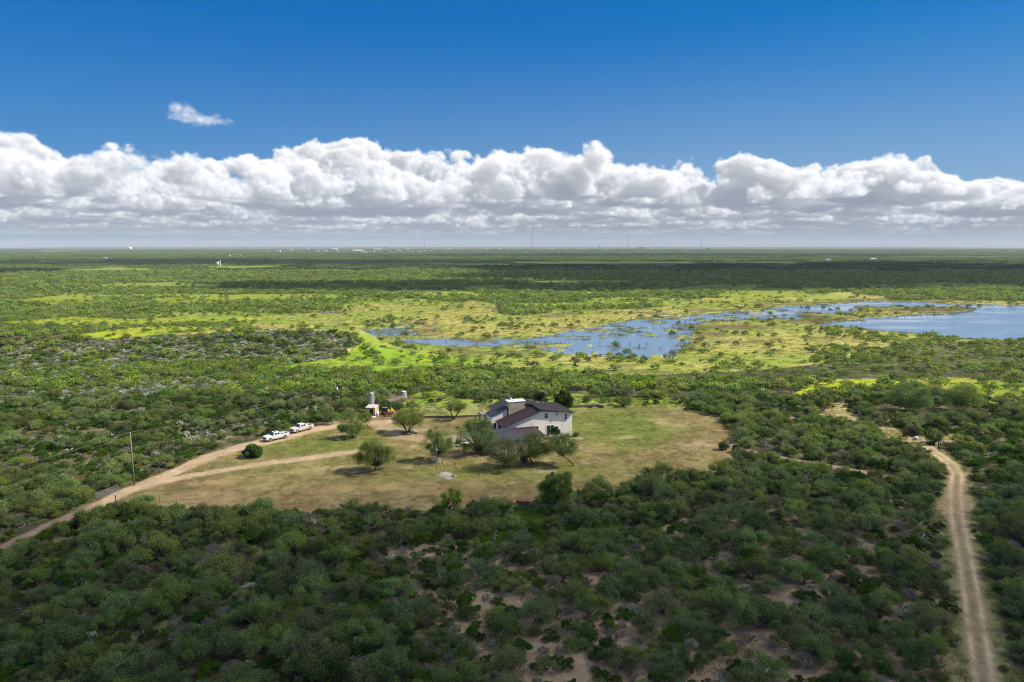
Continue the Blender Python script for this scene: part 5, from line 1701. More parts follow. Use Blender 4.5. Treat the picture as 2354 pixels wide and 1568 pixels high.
A_top = ppa + Vector((0, 0, ha + .2)); B_top = ppb + Vector((-.2, 0, hb_ - .2))
wire('upper wire running from the tall pole to the transformer pole', A_top, B_top, 1.6)
wire('lower wire running from the tall pole to the transformer pole', ppa + Vector((.1, 0, ha * .73)), ppb + Vector((0, 0, hb_ - 2.2)), 2.0)
C_end = ground(-420, 1330)
wire('upper wire leaving the tall pole toward the photo edge', A_top, C_end + Vector((0, 0, 9.5)), 1.0)
wire('lower wire leaving the tall pole toward the photo edge', ppa + Vector((.1, 0, ha * .73)), C_end + Vector((0, 0, 7.2)), 1.2)
pole('weathered wooden utility pole outside the frame edge', (-420, 1330), 140, .15)[0]
pole('dark wooden post standing behind the fan shaped tree', (918.9, 962), 40, .17, name='wooden_post', mt=BLACKSTEEL)
pc, _p, h_ = pole('thin grey lamp post next to the swing frame', (1002.5, 1081.9), 59, .07, name='lamp_post', mt=mat('grey_paint_post', (.22, .22, .22), .6), cat='lamp post')
m = MB(); m.box(.02, .42, -.08, .08, h_ * .80, h_ * .80 + .14); m.build('lamp_head', WHITEP, pc)
pd_, _p, h_ = pole('dark floodlight pole at the patio corner', (1051.3, 1027.5), 51, .06, name='floodlight_pole', mt=BLACKSTEEL, cat='light pole')
for s_, dz in ((-1, -.62), (1, -.45)):
    m = MB(); m.box(s_ * .26 - .16, s_ * .26 + .16, -.14, .10, h_ + dz - .12, h_ + dz + .12); m.build('floodlight', BLACKSTEEL, pd_)
    m = MB(); m.tube([(0, 0, h_ + dz), (s_ * .26, 0, h_ + dz)], .025, 5); m.build('bracket', BLACKSTEEL, pd_)

# ------------------------------------------------------------------ swing frame on its slab
q = [ground(*k) for k in ((998.1, 1092), (1030.7, 1103.5), (1053.2, 1092.6), (1022.4, 1083.8))]
m = MB(); m.slab([(k.x, k.y, .07) for k in q], .25); o = m.build('concrete_slab', mat('stained_slab', (.30, .27, .23), .9, var=.3, vscale=.5, bump=.2)); tag(o, 'diamond shaped stained concrete slab in the dry lawn', 'slab')
sw = thing('swing_frame', 'rusty empty A-frame swing stand over the concrete slab', 'swing frame', ground(1031, 1091))
c0 = Vector(sw.location); L_ = lambda px, py, z=0: ground(px, py) - c0 + Vector((0, 0, z))
f1, f2, g1, g2 = L_(1010.0, 1088.8, .05), L_(1021.8, 1084.2, .05), L_(1040.7, 1096.1, .05), L_(1052.6, 1092.6, .05)
hs_ = 2.75
apl = (f1 + f2) / 2 + Vector((0, 0, hs_)); apr = (g1 + g2) / 2 + Vector((0, 0, hs_))
for a, b_ in ((f1, apl), (f2, apl), (g1, apr), (g2, apr)):
    m = MB(); m.tube([a, b_], .04, 6); m.build('leg', RUST, sw)
m = MB(); m.tube([apl - (apr - apl) * .05, apr + (apr - apl) * .05], .045, 6); m.build('top_bar', RUST, sw)
for ap, aa, d in ((apl, f1, 1), (apr, g1, -1)):
    m = MB(); dd = (apr - apl).normalized() * d; m.tube([ap + dd * .6, ap - Vector((0, 0, .7))], .025, 5); m.build('brace', RUST, sw)
m = MB(); m.box(-.25, .25, -.15, .15, .07, .3); m.tube([(0, 0, .3), (.1, 0, .6)], .05, 6); o = m.build('broken_seat', mat('dull_metal_seat', (.16, .14, .13), .7), None, bevel=.01); o.location = ground(1041, 1096.5); tag(o, 'small dark broken seat lying at one corner of the slab', 'seat')

# ------------------------------------------------------------------ patio and outdoor kitchen
q = [ground(*k) for k in ((1038, 1013), (1054, 1027), (1112, 1027), (1130, 1010), (1120, 996), (1075, 990))]
m = MB(); m.slab([(k.x, k.y, .05) for k in q], .2); o = m.build('patio', PALECON); tag(o, 'pale concrete patio beside the garage', 'patio', None, 'structure')
a_, b2 = ground(1058, 1028.2), ground(1098, 1027.6); d = (b2 - a_); L_len = d.length
ct = thing('stone_counter', 'low stone outdoor counter with a white top along the patio edge', 'counter', a_, math.atan2(d.y, d.x))
m = MB()
m.box(0, .5, 0, .6, 0, .85); m.box(1.3, 1.6, 0, .6, 0, .85); m.box(L_len - .5, L_len, 0, .6, 0, .85); m.box(0, L_len, .5, .6, 0, .8); m.build('base', STONE, ct)
m = MB(); m.box(-.05, L_len * .62, -.05, .65, .85, .93); m.build('counter_top', WHITE_TRIM, ct)
sk = thing('barrel_smoker', 'black barrel smoker standing at the patio corner', 'smoker', ground(1052.5, 1026), .3)
m = MB(); m.sm = True; m.tube([(-.6, 0, .95), (.6, 0, .95)], .32, 16); m.build('barrel', BLACKSTEEL, sk)
m = MB(); m.tube([(.45, 0, 1.2), (.45, 0, 1.95)], .06, 8); m.build('chimney', BLACKSTEEL, sk)
for x in (-.5, .5):
    for y in (-.2, .2):
        m = MB(); m.tube([(x, y, 0), (x * .9, y, .75)], .03, 5); m.build('leg', BLACKSTEEL, sk)
bx = thing('wooden_chest', 'brown wooden chest lying on the patio behind the counter', 'chest', ground(1063.5, 1022.5), .5)
m = MB(); m.box(-.55, .55, -.3, .3, 0, .38); m.build('body', mat('brown_wood', (.13, .085, .045), .8, var=.2), bx, bevel=.02)
m = MB(); m.box(-.58, .58, -.33, .33, .382, .44); m.build('lid', mat('brown_wood_lid', (.16, .11, .06), .8, var=.2), bx, bevel=.01)
m = MB(); m.sm = True; m.lathe([(.30, 0), (.42, .12), (.45, .36), (.40, .38), (.36, .2), (.1, .15)], 16); o = m.build('fire_bowl', mat('fire_bowl_iron', (.07, .05, .05), .7)); o.location = ground(1070, 1021.5); tag(o, 'dark round fire bowl on the patio beside the chest', 'fire bowl')
for k, (px, py, lab) in enumerate(((1079, 1026, 'grey gas cylinder standing at the middle of the counter'), (1086.5, 1029.5, 'white cooler box on the ground before the counter'))):
    m = MB(); m.sm = k == 0
    if k == 0: m.lathe([(.18, 0), (.22, .1), (.22, .9), (.1, 1.05), (.1, 1.15)], 14)
    else: m.box(-.32, .32, -.2, .2, 0, .3); m.box(-.34, .34, -.22, .22, .3, .38)
    o = m.build(['gas_cylinder', 'cooler_box'][k], [GALV, WHITEP][k], None, bevel=0 if k == 0 else .02); o.location = ground(px, py); tag(o, lab, ['gas cylinder', 'cooler'][k])
tr = thing('cooker_trailer', 'black box cooker on a small trailer under the elbowed mesquite', 'trailer', ground(1203.5, 1062), .12)
m = MB(); m.box(-.8, .8, -.45, .45, .45, 1.35); m.build('body', BLACKSTEEL, tr, bevel=.05)
m = MB(); m.box(-.85, .85, -.5, .5, .36, .44); m.tube([(.8, 0, .4), (1.9, 0, .38)], .04, 6); m.tube([(-.8, -.5, .34), (.85, -.5, .34)], .03, 6); m.build('chassis', GALV, tr)
for y in (-.58, .58):
    m = MB(); m.sm = True; m.tube([(-.1, y - .06, .28), (-.1, y + .06, .28)], .28, 14); m.build('wheel', RUBBER, tr)

# ------------------------------------------------------------------ shed, silo, tanks, quad and buggy
sp_ = ground(840.5, 954.2); sq = ground(861.8, 955.2); d = sq - sp_; ang_ = math.atan2(d.y, d.x); W_ = d.length
sh = thing('pump_shed', 'small cream shed with a pale rusty roof and open dark doorway', 'shed', sp_, ang_)
hh = 2.0; cream = mat('cream_paint', (.56, .43, .22), .8, var=.1, vscale=1.5)
m = MB(); x1_, x2_ = W_ * .45, W_ * .78
m.box(0, x1_, 0, .08, -.2, hh); m.box(x2_, W_, 0, .08, -.2, hh); m.box(x1_, x2_, 0, .08, hh - .2, hh); m.box(0, .08, .08, 2.6, -.2, hh + .2); m.box(W_ - .08, W_, .08, 2.6, -.2, hh + .2); m.box(.08, W_ - .08, 2.52, 2.6, -.2, hh + .25)
m.build('wall', cream, sh)
m = MB(); m.box(x1_ + .02, x2_ - .02, .5, .56, -.1, hh - .2); m.build('inner_door', mat('dark_red_wood', (.07, .025, .02), .8), sh)
m = MB(); m.slab([(-.15, -.2, hh + .06), (W_ + .15, -.2, hh + .06), (W_ + .15, 2.8, hh + .34), (-.15, 2.8, hh + .34)], .06)
rf = mat('pale_rusty_tin', (.62, .58, .54), .5, .2)
t_ = NT(rf.node_tree); n_ = t_.noise(t_.new('ShaderNodeTexCoord').outputs['Object'], 1.1, 3, .5)
t_.put(rf.node_tree.nodes['Principled BSDF'].inputs['Base Color'], t_.mix(t_.rng(n_, .56, .63, 0, 1), (.64, .60, .56, 1), (.30, .10, .05, 1)))
m.build('roof', rf, sh)
m = MB(); m.box(-.17, W_ + .17, -.24, -.2, hh - .02, hh + .1); m.build('roof_edge', mat('red_oxide_edge', (.28, .12, .07), .8), sh)
p = ground(854.5, 946.5); h_ = up_px(p, 45); ribbed = mat('ribbed_grey_tank', (.40, .385, .37), .55, .3, var=.12, vscale=.8)
t_ = NT(ribbed.node_tree); wv_ = t_.new('ShaderNodeTexWave', wave_type='BANDS', bands_direction='Z'); wv_.inputs['Scale'].default_value = 2.2
t_.l.new(t_.new('ShaderNodeTexCoord').outputs['Object'], wv_.inputs['Vector']); bq = t_.new('ShaderNodeBump'); bq.inputs['Strength'].default_value = .5; bq.inputs['Distance'].default_value = .05
t_.l.new(wv_.outputs['Fac'], bq.inputs['Height']); t_.l.new(bq.outputs[0], ribbed.node_tree.nodes['Principled BSDF'].inputs['Normal'])
si = thing('silo', 'tall slim ribbed grey silo behind the cream shed', 'silo', p)
r_ = 6.6 * mpp(p); m = MB(); m.sm = True
prof = [(r_ * 1.02, -.2)]
for k in range(9): z_ = h_ * .93 * (k + 1) / 9; prof += [(r_, z_ - .06), (r_ * 1.025, z_ - .03), (r_, z_)]
m.lathe(prof, 28); m.build('barrel', ribbed, si)
m = MB(); m.sm = True; m.lathe([(r_ * 1.06, h_ * .93), (r_ * .6, h_ * .975), (.08, h_ * 1.0)], 24); m.build('conical_roof', GALV, si)
m = MB(); m.tube([(r_ * .85, -r_ * .6, -.1), (r_ * .85, -r_ * .6, h_ * .93)], .05, 5); m.build('ladder_rail', GALV, si)
p = ground(926.5, 914.5); h_ = up_px(p, 17); r_ = 8.4 * mpp(p)
tn = thing('water_tank', 'squat corrugated steel tank with a pale cone roof above the pale wall', 'tank', p)
m = MB(); m.sm = True; prof = [(r_, -.4)]
for k in range(7): z_ = h_ * .8 * (k + 1) / 7; prof += [(r_, z_ - .05), (r_ * 1.02, z_ - .025), (r_, z_)]
m.lathe(prof, 32); m.build('barrel', GALV, tn)
m = MB(); m.sm = True; m.lathe([(r_ * 1.05, h_ * .8), (.06, h_ * 1.0)], 28); m.build('conical_roof', rf, tn)
p = ground(867.5, 956.5); wt_ = thing('white_tank', 'white plastic tank on legs beside the cream shed', 'tank', p)
m = MB(); m.sm = True; m.tube([(-.35, 0, .75), (-.3, 0, .75), (.3, 0, .75), (.35, 0, .75)], [.40, .52, .52, .40], 18); m.build('barrel', WHITEP, wt_)
for x in (-.25, .25):
    for y in (-.35, .35):
        m = MB(); m.box(x - .04, x + .04, y - .04, y + .04, -.05, .5); m.build('leg', WHITEP, wt_)
m = MB(); m.sm = True; m.lathe([(1.0, -.1), (1.0, .05), (.9, .14), (.3, .17)], 14); o = m.build('flat_boulder', mat('pale_flat_rock', (.58, .52, .42), .9, var=.15)); o.location = ground(856.5, 959); o.scale = (1, .6, 1); tag(o, 'flat pale boulder in front of the cream shed', 'boulder')


def wheeled(name, label, cat, p, rz):
    return thing(name, label, cat, p, rz)


q_ = wheeled('quad_bike', 'red quad bike parked beside the shed', 'quad bike', ground(892, 957), .35)
RED = mat('red_plastic', (.42, .015, .02), .35)
for x in (-.62, .62):
    for y in (-.45, .45):
        m = MB(); m.sm = True; m.tube([(x, y - .13, .30), (x, y + .13, .30)], .30, 14); w_ = m.build('wheel', RUBBER, q_)
        m = MB(); m.tube([(x, y - .14, .30), (x, y + .14, .30)], .15, 10); m.build('rim', mat('pale_rim', (.45, .45, .45), .4), w_)
m = MB(); m.side([(-1.0, .62), (-.95, .82), (-.4, .78), (-.1, .72), (.25, .86), (.8, .84), (1.0, .66), (.6, .6), (.3, .45), (-.3, .45), (-.55, .62)], -.42, .42); m.build('body', RED, q_, bevel=.04)
m = MB(); m.box(-.55, .05, -.16, .16, .84, .95); m.build('seat', BLACK, q_, bevel=.04)
m = MB(); m.tube([(.3, -.42, 1.1), (.36, 0, 1.0), (.3, .42, 1.1)], .025, 6); m.tube([(.36, 0, 1.0), (.5, 0, .8)], .03, 6); m.build('handlebar', BLACKSTEEL, q_)
m = MB(); m.box(.55, 1.0, -.35, .35, .90, .93); m.build('rack', BLACKSTEEL, q_); m = MB(); m.box(-1.05, -.6, -.38, .38, .88, .91); m.build('rack', BLACKSTEEL, q_)
sy = thing('yellow_sprayer', 'yellow tank sprayer strapped behind the red quad bike', 'sprayer', ground(897.5, 953.5), .35)
m = MB(); m.box(-.85, .85, -.35, .35, .75, 1.45); m.build('tank', mat('yellow_plastic', (.68, .62, .02), .4), sy, bevel=.14)
m = MB(); m.box(-.10, .10, -.36, .36, 1.2, 1.5); m.build('cap', BLACK, sy)
for x in (-.6, .6):
    m = MB(); m.box(x - .04, x + .04, -.3, .3, 0, .75); m.build('leg', BLACKSTEEL, sy)
bg_ = wheeled('utility_buggy', 'black utility buggy with roof lights behind the red quad bike', 'buggy', ground(884.5, 952.5), -1.2)
for x in (-.85, .95):
    for y in (-.62, .62):
        m = MB(); m.sm = True; m.tube([(x, y - .12, .34), (x, y + .12, .34)], .34, 14); m.build('wheel', RUBBER, bg_)
m = MB(); m.side([(-1.5, .5), (-1.5, 1.0), (-.5, 1.0), (-.45, .6), (.45, .6), (.5, 1.0), (1.35, .92), (1.5, .65), (1.45, .45), (-1.4, .45)], -.68, .68); m.build('body', BLACK, bg_, bevel=.04)
m = MB()
for y in (-.62, .62): m.tube([(.6, y, 1.0), (.3, y, 1.85), (-.55, y, 1.85), (-.75, y, 1.0)], .035, 6)
m.build('roll_cage', BLACKSTEEL, bg_)
m = MB(); m.box(-.75, .5, -.72, .72, 1.87, 1.93); m.build('roof', BLACK, bg_, bevel=.02)
for k in range(5):
    m = MB(); m.box(.5, .62, -.6 + k * .26, -.6 + k * .26 + .16, 1.95, 2.1); m.build('roof_light', WHITE_TRIM, bg_)
m = MB(); m.box(-.5, 0, -.55, .55, .62, .8); m.box(-.6, -.45, -.55, .55, .8, 1.4); m.build('seat', BLACK, bg_)
a_, b2 = ground(898.5, 952), ground(913, 953.5)
m = MB(); u_ = (b2 - a_)
prof = [(0, 1.75), (.25, 1.35), (.5, .85), (.75, .45), (1.0, .30)]
vs = []
for s, z in prof:
    for w_ in (-.28, -.24, .24, .28):
        e = a_ + u_ * s + Vector((-u_.y, u_.x, 0)).normalized() * w_
        vs.append((e.x, e.y, e.z + z + (.14 if abs(w_) > .26 else 0)))
m.add(vs, [(4 * i + j, 4 * i + j + 1, 4 * i + j + 5, 4 * i + j + 4) for i in range(4) for j in range(3)])
sl = thing('slide', 'orange playground slide beside the quad bike', 'slide', (0, 0, 0))
m.build('chute', mat('orange_plastic', (.55, .20, .07), .5), sl)
m = MB(); m.tube([a_ + Vector((0, -.25, 0)), a_ + Vector((0, -.25, 1.75))], .04, 6); m.tube([a_ + Vector((0, .25, 0)), a_ + Vector((0, .25, 1.75))], .04, 6); m.build('ladder', BLACKSTEEL, sl)
gp = thing('goal_frame', 'thin white goal frame on the grass behind the low stone wall', 'goal frame', (0, 0, 0))
ga, gb = ground(978.8, 953.8), ground(1003.8, 954.2); hz_ = up_px(ga, 15)
for k in (ga, gb):
    m = MB(); m.tube([k, k + Vector((0, 0, hz_))], .055, 6); m.build('post', WHITE_TRIM, gp)
m = MB(); m.tube([ga + Vector((0, 0, hz_)), gb + Vector((0, 0, hz_))], .025, 6); m.build('crossbar', WHITE_TRIM, gp)


# ------------------------------------------------------------------ gates, posts
def pipe_gate(label, pa_, pb_, h, n, mt, r=.020, lift=.15):
    a, b_ = ground(*pa_), ground(*pb_)
    t = thing('pipe_gate', label, 'gate', a)
    d = b_ - a
    m = MB()
    for k in range(n):
        z = lift + (h - lift) * k / (n - 1); m.tube([(0, 0, z), (d.x, d.y, d.z + z)], r if k < n - 1 else r * 1.3, 6)
    m.build('rails', mt, t)
    for s in (0, .5, 1):
        m = MB(); m.tube([(d.x * s, d.y * s, d.z * s + lift - .05), (d.x * s, d.y * s, d.z * s + h + .02)], r * 1.25, 6); m.build('upright', mt, t)
    return t, a, b_


pipe_gate('open galvanised pipe gate beside the driveway entrance', (220.5, 1151), (273.5, 1132), 1.45, 7, mat('dull_galvanised', (.20, .21, .21), .5, .3))
pipe_gate('white pipe gate between two shrubs at the lawn end', (1673.5, 1034.5), (1695, 1031.5), 1.25, 4, WHITEP)
t_, _a, _b = pole('dark square post at the hinge of the white pipe gate', (1697.5, 1033), 17, .10, name='gate_post', mt=DARKWOOD, cat='post'), 0, 0
gq = thing('gate_post', 'dark red gate post with a white top at the driveway', 'post', ground(266.6, 1156))
m = MB(); m.tube([(0, 0, -.2), (0, 0, 1.45)], .085, 8); m.build('shaft', mat('dark_red_post', (.11, .035, .03), .8), gq)
m = MB(); m.tube([(0, 0, 1.45), (0, 0, 1.75)], .09, 8); m.build('cap', WHITEP, gq)
TP = ((281, 1151), (367.5, 1158), (405.9, 1160), (1006, 2048 / 1.7407), (470, 1166), (560, 1172), (650, 1177))
PL = ['first thin fence stake beside the dark red gate post', 'second thin stake along the lower lawn edge', 'third thin stake along the lower lawn edge', 'thin stake below the slab in the lawn edge brush', 'fourth thin stake along the lower lawn edge', 'fifth thin stake along the lower lawn edge',
      'sixth thin stake along the lower lawn edge']
for (px, py), lab in zip(TP, PL):
    m = MB(); m.tube([(0, 0, -.2), (0, 0, 1.4)], .028, 5); o = m.build('fence_stake', BLACKSTEEL); o.location = ground(px, py); tag(o, lab, 'stake', 'thin stakes of the lawn fence')
for (px, py, lab) in ((2155.5, 1034, 'left dark post of the pair at the top of the dirt road'), (2159.5, 1037, 'right dark post of the pair at the top of the dirt road')):
    m = MB(); m.tube([(0, 0, -.2), (0, 0, 2.0)], .11, 8); o = m.build('gate_post', BLACKSTEEL); o.location = ground(px, py); tag(o, lab, 'post', 'paired posts by the road')
p = ground(2096.5, 1005); o_ = thing('steel_container', 'rusty brown open steel box beside the sandy clearing', 'container', p, .05)
w_ = 12.5 * mpp(p) * 2
m = MB(); m.box(-w_ / 2, w_ / 2, 1.8, 1.86, 0, 1.5); m.box(-w_ / 2, -w_ / 2 + .06, 0, 1.8, 0, 1.5); m.box(w_ / 2 - .06, w_ / 2, 0, 1.8, 0, 1.5); m.box(-w_ / 2, w_ / 2, 0, 1.8, -.05, .05); m.build('body', mat('brown_steel', (.13, .065, .035), .8, var=.25, vscale=2), o_)
for (px, py, lab, s) in ((2104.6, 1011, 'larger white domed tank in front of the rusty steel box', 1.0), (2149.7, 1007, 'smaller white domed tank right of the road-end mesquite', .75)):
    m = MB(); m.sm = True; m.lathe([(.48, -.1), (.5, .4), (.42, .7), (.2, .84), (.08, .88)], 20); o = m.build('domed_tank', WHITEP); o.location = ground(px, py); o.scale = (s, s, s); tag(o, lab, 'tank', 'white domed tanks')
o = thing('feed_trough', 'black trough with a white lid beyond the paired posts', 'trough', ground(2139, 1021), .1)
m = MB(); m.box(-.8, .8, -.4, .4, 0, .55); m.build('body', BLACK, o, bevel=.04); m = MB(); m.box(-.3, .85, -.44, .44, .56, .66); m.build('lid', WHITEP, o, bevel=.02)
# the stand with its long stair
sd_ = ground(1790, 903); sd = thing('lookout_stand', 'rusty steel lookout stand with a long straight stair in the brush', 'lookout stand', sd_)
k_ = mpp(sd_); hp_ = 23 * k_
for x in (-.55, .75):
    for y in (-.5, .5):
        m = MB(); m.tube([(x, y, -.3), (x, y, hp_ + 1.0)], .06, 6); m.build('leg', RUST, sd)
m = MB(); m.box(-.65, .85, -.6, .6, hp_ - .08, hp_); m.build('platform', RUST, sd)
m = MB(); m.tube([(-.55, -.5, hp_ + .95), (.75, -.5, hp_ + .95)], .05, 6); m.tube([(-.55, -.5, hp_ + .5), (.75, -.5, hp_ + .5)], .03, 6); m.tube([(-.55, .5, hp_ + .95), (.75, .5, hp_ + .95)], .05, 6); m.build('railing', mat('faded_rail', (.30, .32, .24), .8), sd)
ex = 22 * k_ + .75
st_ = MB()
for y in (-.55, .25):
    st_.tube([(.8, y, hp_), (ex, y - .6, 0)], .09, 6)
for k in range(13):
    s = (k + .5) / 13; st_.box(.8 + (ex - .8) * s - .14, .8 + (ex - .8) * s + .14, -.55 - .6 * s, .25 - .6 * s, hp_ * (1 - s) - .03, hp_ * (1 - s) + .03)
st_.build('stair', mat('red_brown_steel', (.20, .075, .04), .85), sd)
m = MB()
for y in (-.58, .28): m.tube([(.8, y, hp_ + .8), (ex, y - .6, .8)], .035, 5)
m.build('handrail', RUST, sd)
# odds and ends at the lower lawn edge
o = thing('rusty_trailer', 'rusty flat trailer half hidden in the lower lawn edge brush', 'trailer', ground(1202, 1158), -.12)
m = MB(); m.box(-1.3, 1.3, -.6, .6, .55, .68); m.build('bed', RUST, o); m = MB(); m.box(-1.25, 1.25, -.55, .55, .42, .5); m.build('chassis', BLACKSTEEL, o)
for y in (-.65, .65):
    m = MB(); m.sm = True; m.tube([(0, y - .07, .3), (0, y + .07, .3)], .3, 12); m.build('wheel', RUBBER, o)
p = ground(1134, 1250); m = MB()
m.tube([(0, 0, 0), (.15, .1, .9), (.05, .1, 1.7), (.4, .1, 2.5)], [.10, .08, .06, .02], 6); m.tube([(.12, .1, .8), (-.5, 0, 1.3)], [.05, .02], 5); m.tube([(.08, .1, 1.4), (.7, 0, 1.7)], [.04, .015], 5)
o = m.build('dead_snag', mat('bleached_wood', (.55, .50, .46), .9)); o.location = p; o.rotation_euler = (.2, .1, 0); tag(o, 'bleached white dead branch standing in the weeds below the lawn', 'dead branch')


# ------------------------------------------------------------------ wetland trees, snags, reeds
WT = [(845, 745), (866, 748), (882, 742), (905, 752), (930, 768), (960, 748), (972, 746), (1052, 776), (1137, 806), (1213, 806), (1328, 812), (1415, 792), (1424, 812), (1440, 806), (1470, 728), (1508, 727), (1524, 812),
      (1562, 756), (1545, 768), (1590, 752), (1598, 736), (1606, 770), (1568, 782), (1612, 784), (1640, 738), (1662, 736), (1560, 742), (1702, 712), (1752, 712), (1780, 728), (1770, 720), (1803, 724), (1820, 737), (1842, 708), (1856, 708),
      (1892, 706), (1908, 712), (1925, 709), (1955, 712), (1976, 716), (2022, 718), (2130, 702), (2170, 705), (2200, 704), (2225, 703), (2250, 702), (1690, 768), (1710, 770), (1745, 775), (1768, 800), (1776, 810), (1620, 800), (1590, 802),
      (1545, 815), (1505, 820), (1380, 815), (1270, 830), (1240, 822), (1230, 845), (1320, 838), (1350, 832), (1400, 830), (1290, 820), (1690, 795), (1480, 832)]
bw = [joined('willow', *bush('wet', 0, 900 + i)) for i in range(4)]
rw = np.random.default_rng(77)
wn = []
for i, (px, py) in enumerate(WT):
    p = ground(px, py)
    wn.append((px, py, p))
wn.sort(key=lambda q: q[0])


def wname(px, py):
    if px < 1000: return 'where the stream narrows behind the silvery ridge'
    if px < 1450: return 'along the near bank of the flooded stream' if py > 780 else 'along the far bank of the flooded stream'
    if px < 1700: return 'standing in the widest flooded stretch'
    if px < 2000: return 'on the reedy spit between stream and lake'
    return 'in the shallows at the head of the lake'


from collections import defaultdict
cnt = defaultdict(int); tot = defaultdict(int)
for px, py, p in wn: tot[wname(px, py)] += 1
for px, py, p in wn:
    k = wname(px, py); cnt[k] += 1
    lab = f'{ORD[min(cnt[k] - 1, 19)]} pale willow from the left {k}'
    o = link_mesh('willow_tree', bw[int(rw.integers(0, 4))]); o.location = (p.x, p.y, p.z - .1)
    s = rw.uniform(1.7, 3.0); o.scale = (s, s, s * rw.uniform(.8, 1.1)); o.rotation_euler = (0, 0, rw.uniform(0, 6))
    tag(o, lab, 'willow', 'pale willows of the flooded meadow')
# dead stems in the water
sm = MB()
for k in range(5):
    a = rw.uniform(0, 6.28); sm.tube([(0, 0, -.8), (.15 * math.cos(a), .15 * math.sin(a), 1.3), (.5 * math.cos(a), .5 * math.sin(a), 2.3)], [.07, .05, .02], 4, caps=False)
    sm.tube([(.1 * math.cos(a), .1 * math.sin(a), 1.1), (-.5 * math.cos(a + .7), .5 * math.sin(a), 1.9)], [.04, .015], 4, caps=False)
snag = bpy.data.meshes.new('snag'); snag.from_pydata(sm.v, [], sm.f); snag.materials.append(mat('drowned_wood', (.11, .085, .07), .9))
reedm = leaf_object('reeds', np.stack([rw.normal(size=90) * 1.2, rw.normal(size=90) * .8, rw.uniform(.1, .6, 90)], 1), .36, rw, leaf_mat('reed_leaf', (.20, .15, .075), (.32, .26, .12), .25), aspect=.3, upbias=2.5)
reedg = leaf_object('reeds_green', np.stack([rw.normal(size=80) * 1.4, rw.normal(size=80) * .9, rw.uniform(.0, .45, 80)], 1), .5, rw, leaf_mat('reed_green', (.20, .22, .05), (.28, .27, .09), .25), aspect=.35, upbias=2.0)
x, y = jgrid(330, 900, 3.2, .8, 10)
w_ = wmask(x, y); u, v = proj(x, y, WZ)
nn = vnoise(x, y, 22, 3, 95); nm2 = vnoise(x, y, 70, 2, 96)
lake = inpoly(u, v, LAKE)
r_ = rw.random(len(x))
edge = np.zeros(len(x), bool)
for dx, dy in ((6, 0), (-6, 0), (0, 9), (0, -9)): edge |= wmask(x + dx, y + dy) != w_
sn = w_ & ~lake & (u < 1950) & (r_ < .05 * (nn > .50)) | (edge & w_ & (r_ < .06))
rows = np.stack([x, y, np.full(len(x), WZ - .1), rw.uniform(.6, 1.1, len(x)), rw.uniform(0, 6, len(x)), np.zeros(len(x))], 1)[sn]
scatter('dead_stems', 'drowned bare stems standing in the flooded stream', rows, [snag])
rd = (edge & (r_ < .45)) | (w_ & ~lake & (nn > .645) & (u < 1900) & (r_ < .7)) | (~w_ & _nr.random(len(x)).__gt__(.6) & (u > 1740) & (u < 2240) & (v > 690) & (v < 745) & (nn > .45))
zz = np.where(w_, WZ, H(x, y)) - .1
rows = np.stack([x, y, zz, rw.uniform(.7, 1.4, len(x)), rw.uniform(0, 6, len(x)), (nm2 > .48).astype(int)], 1)[rd]
scatter('reeds', 'brown and green reeds along the water margins', rows, [reedm, reedg])
# grass clumps over the wet meadow and the bright slopes, for relief
mg = [leaf_object('meadow_clump', np.stack([rw.normal(size=70) * 1.5, rw.normal(size=70) * 1.1, rw.uniform(.0, .5, 70)], 1), .55, rw, leaf_mat('meadow_%d' % i, c1, c2, .35), aspect=.35, upbias=2.0)
      for i, (c1, c2) in enumerate((((.23, .25, .06), (.37, .35, .12)), ((.17, .26, .03), (.26, .33, .05)), ((.30, .36, .02), (.44, .44, .03))))]
x, y = jgrid(196, 700, 3.4, .8, 10)
z = H(x, y); c = covers(x, y, z)
kk = np.where(c['yellow'], 2, np.where(c['bright'] | c['backgreen'] | c['strip'] | c['meadow'], 1, 0))
ok = (c['meadow'] | c['flats'] | c['bright'] | c['yellow'] | c['backgreen'] | c['strip']) & ~wmask(x, y) & ~c['lawnback'] & (rw.random(len(x)) < .5)
rows = np.stack([x, y, z, rw.uniform(.4, .95, len(x)), rw.uniform(0, 6, len(x)), kk], 1)[ok]
scatter('meadow_grass', 'tall grass of the wet meadow and the bright green slopes', rows, mg)

# ------------------------------------------------------------------ the town and lone buildings on the plain
FW = mat('far_white_wall', (.80, .78, .74), .8); FT = mat('far_tan_wall', (.66, .56, .40), .8); FY = mat('far_yellow_wall', (.62, .52, .22), .8); FG = mat('far_grey_roof', (.60, .61, .63), .6)
FR = mat('far_red_roof', (.30, .13, .10), .8); FB = mat('far_white_roof', (.80, .80, .80), .5); FD = mat('far_dark_wall', (.12, .11, .12), .8)


def far_pt(px, dist):
    d = pdir(px, 575); k = dist / d[1]
    x = d[0] * k; return Vector((x, dist, float(H(x, dist))))


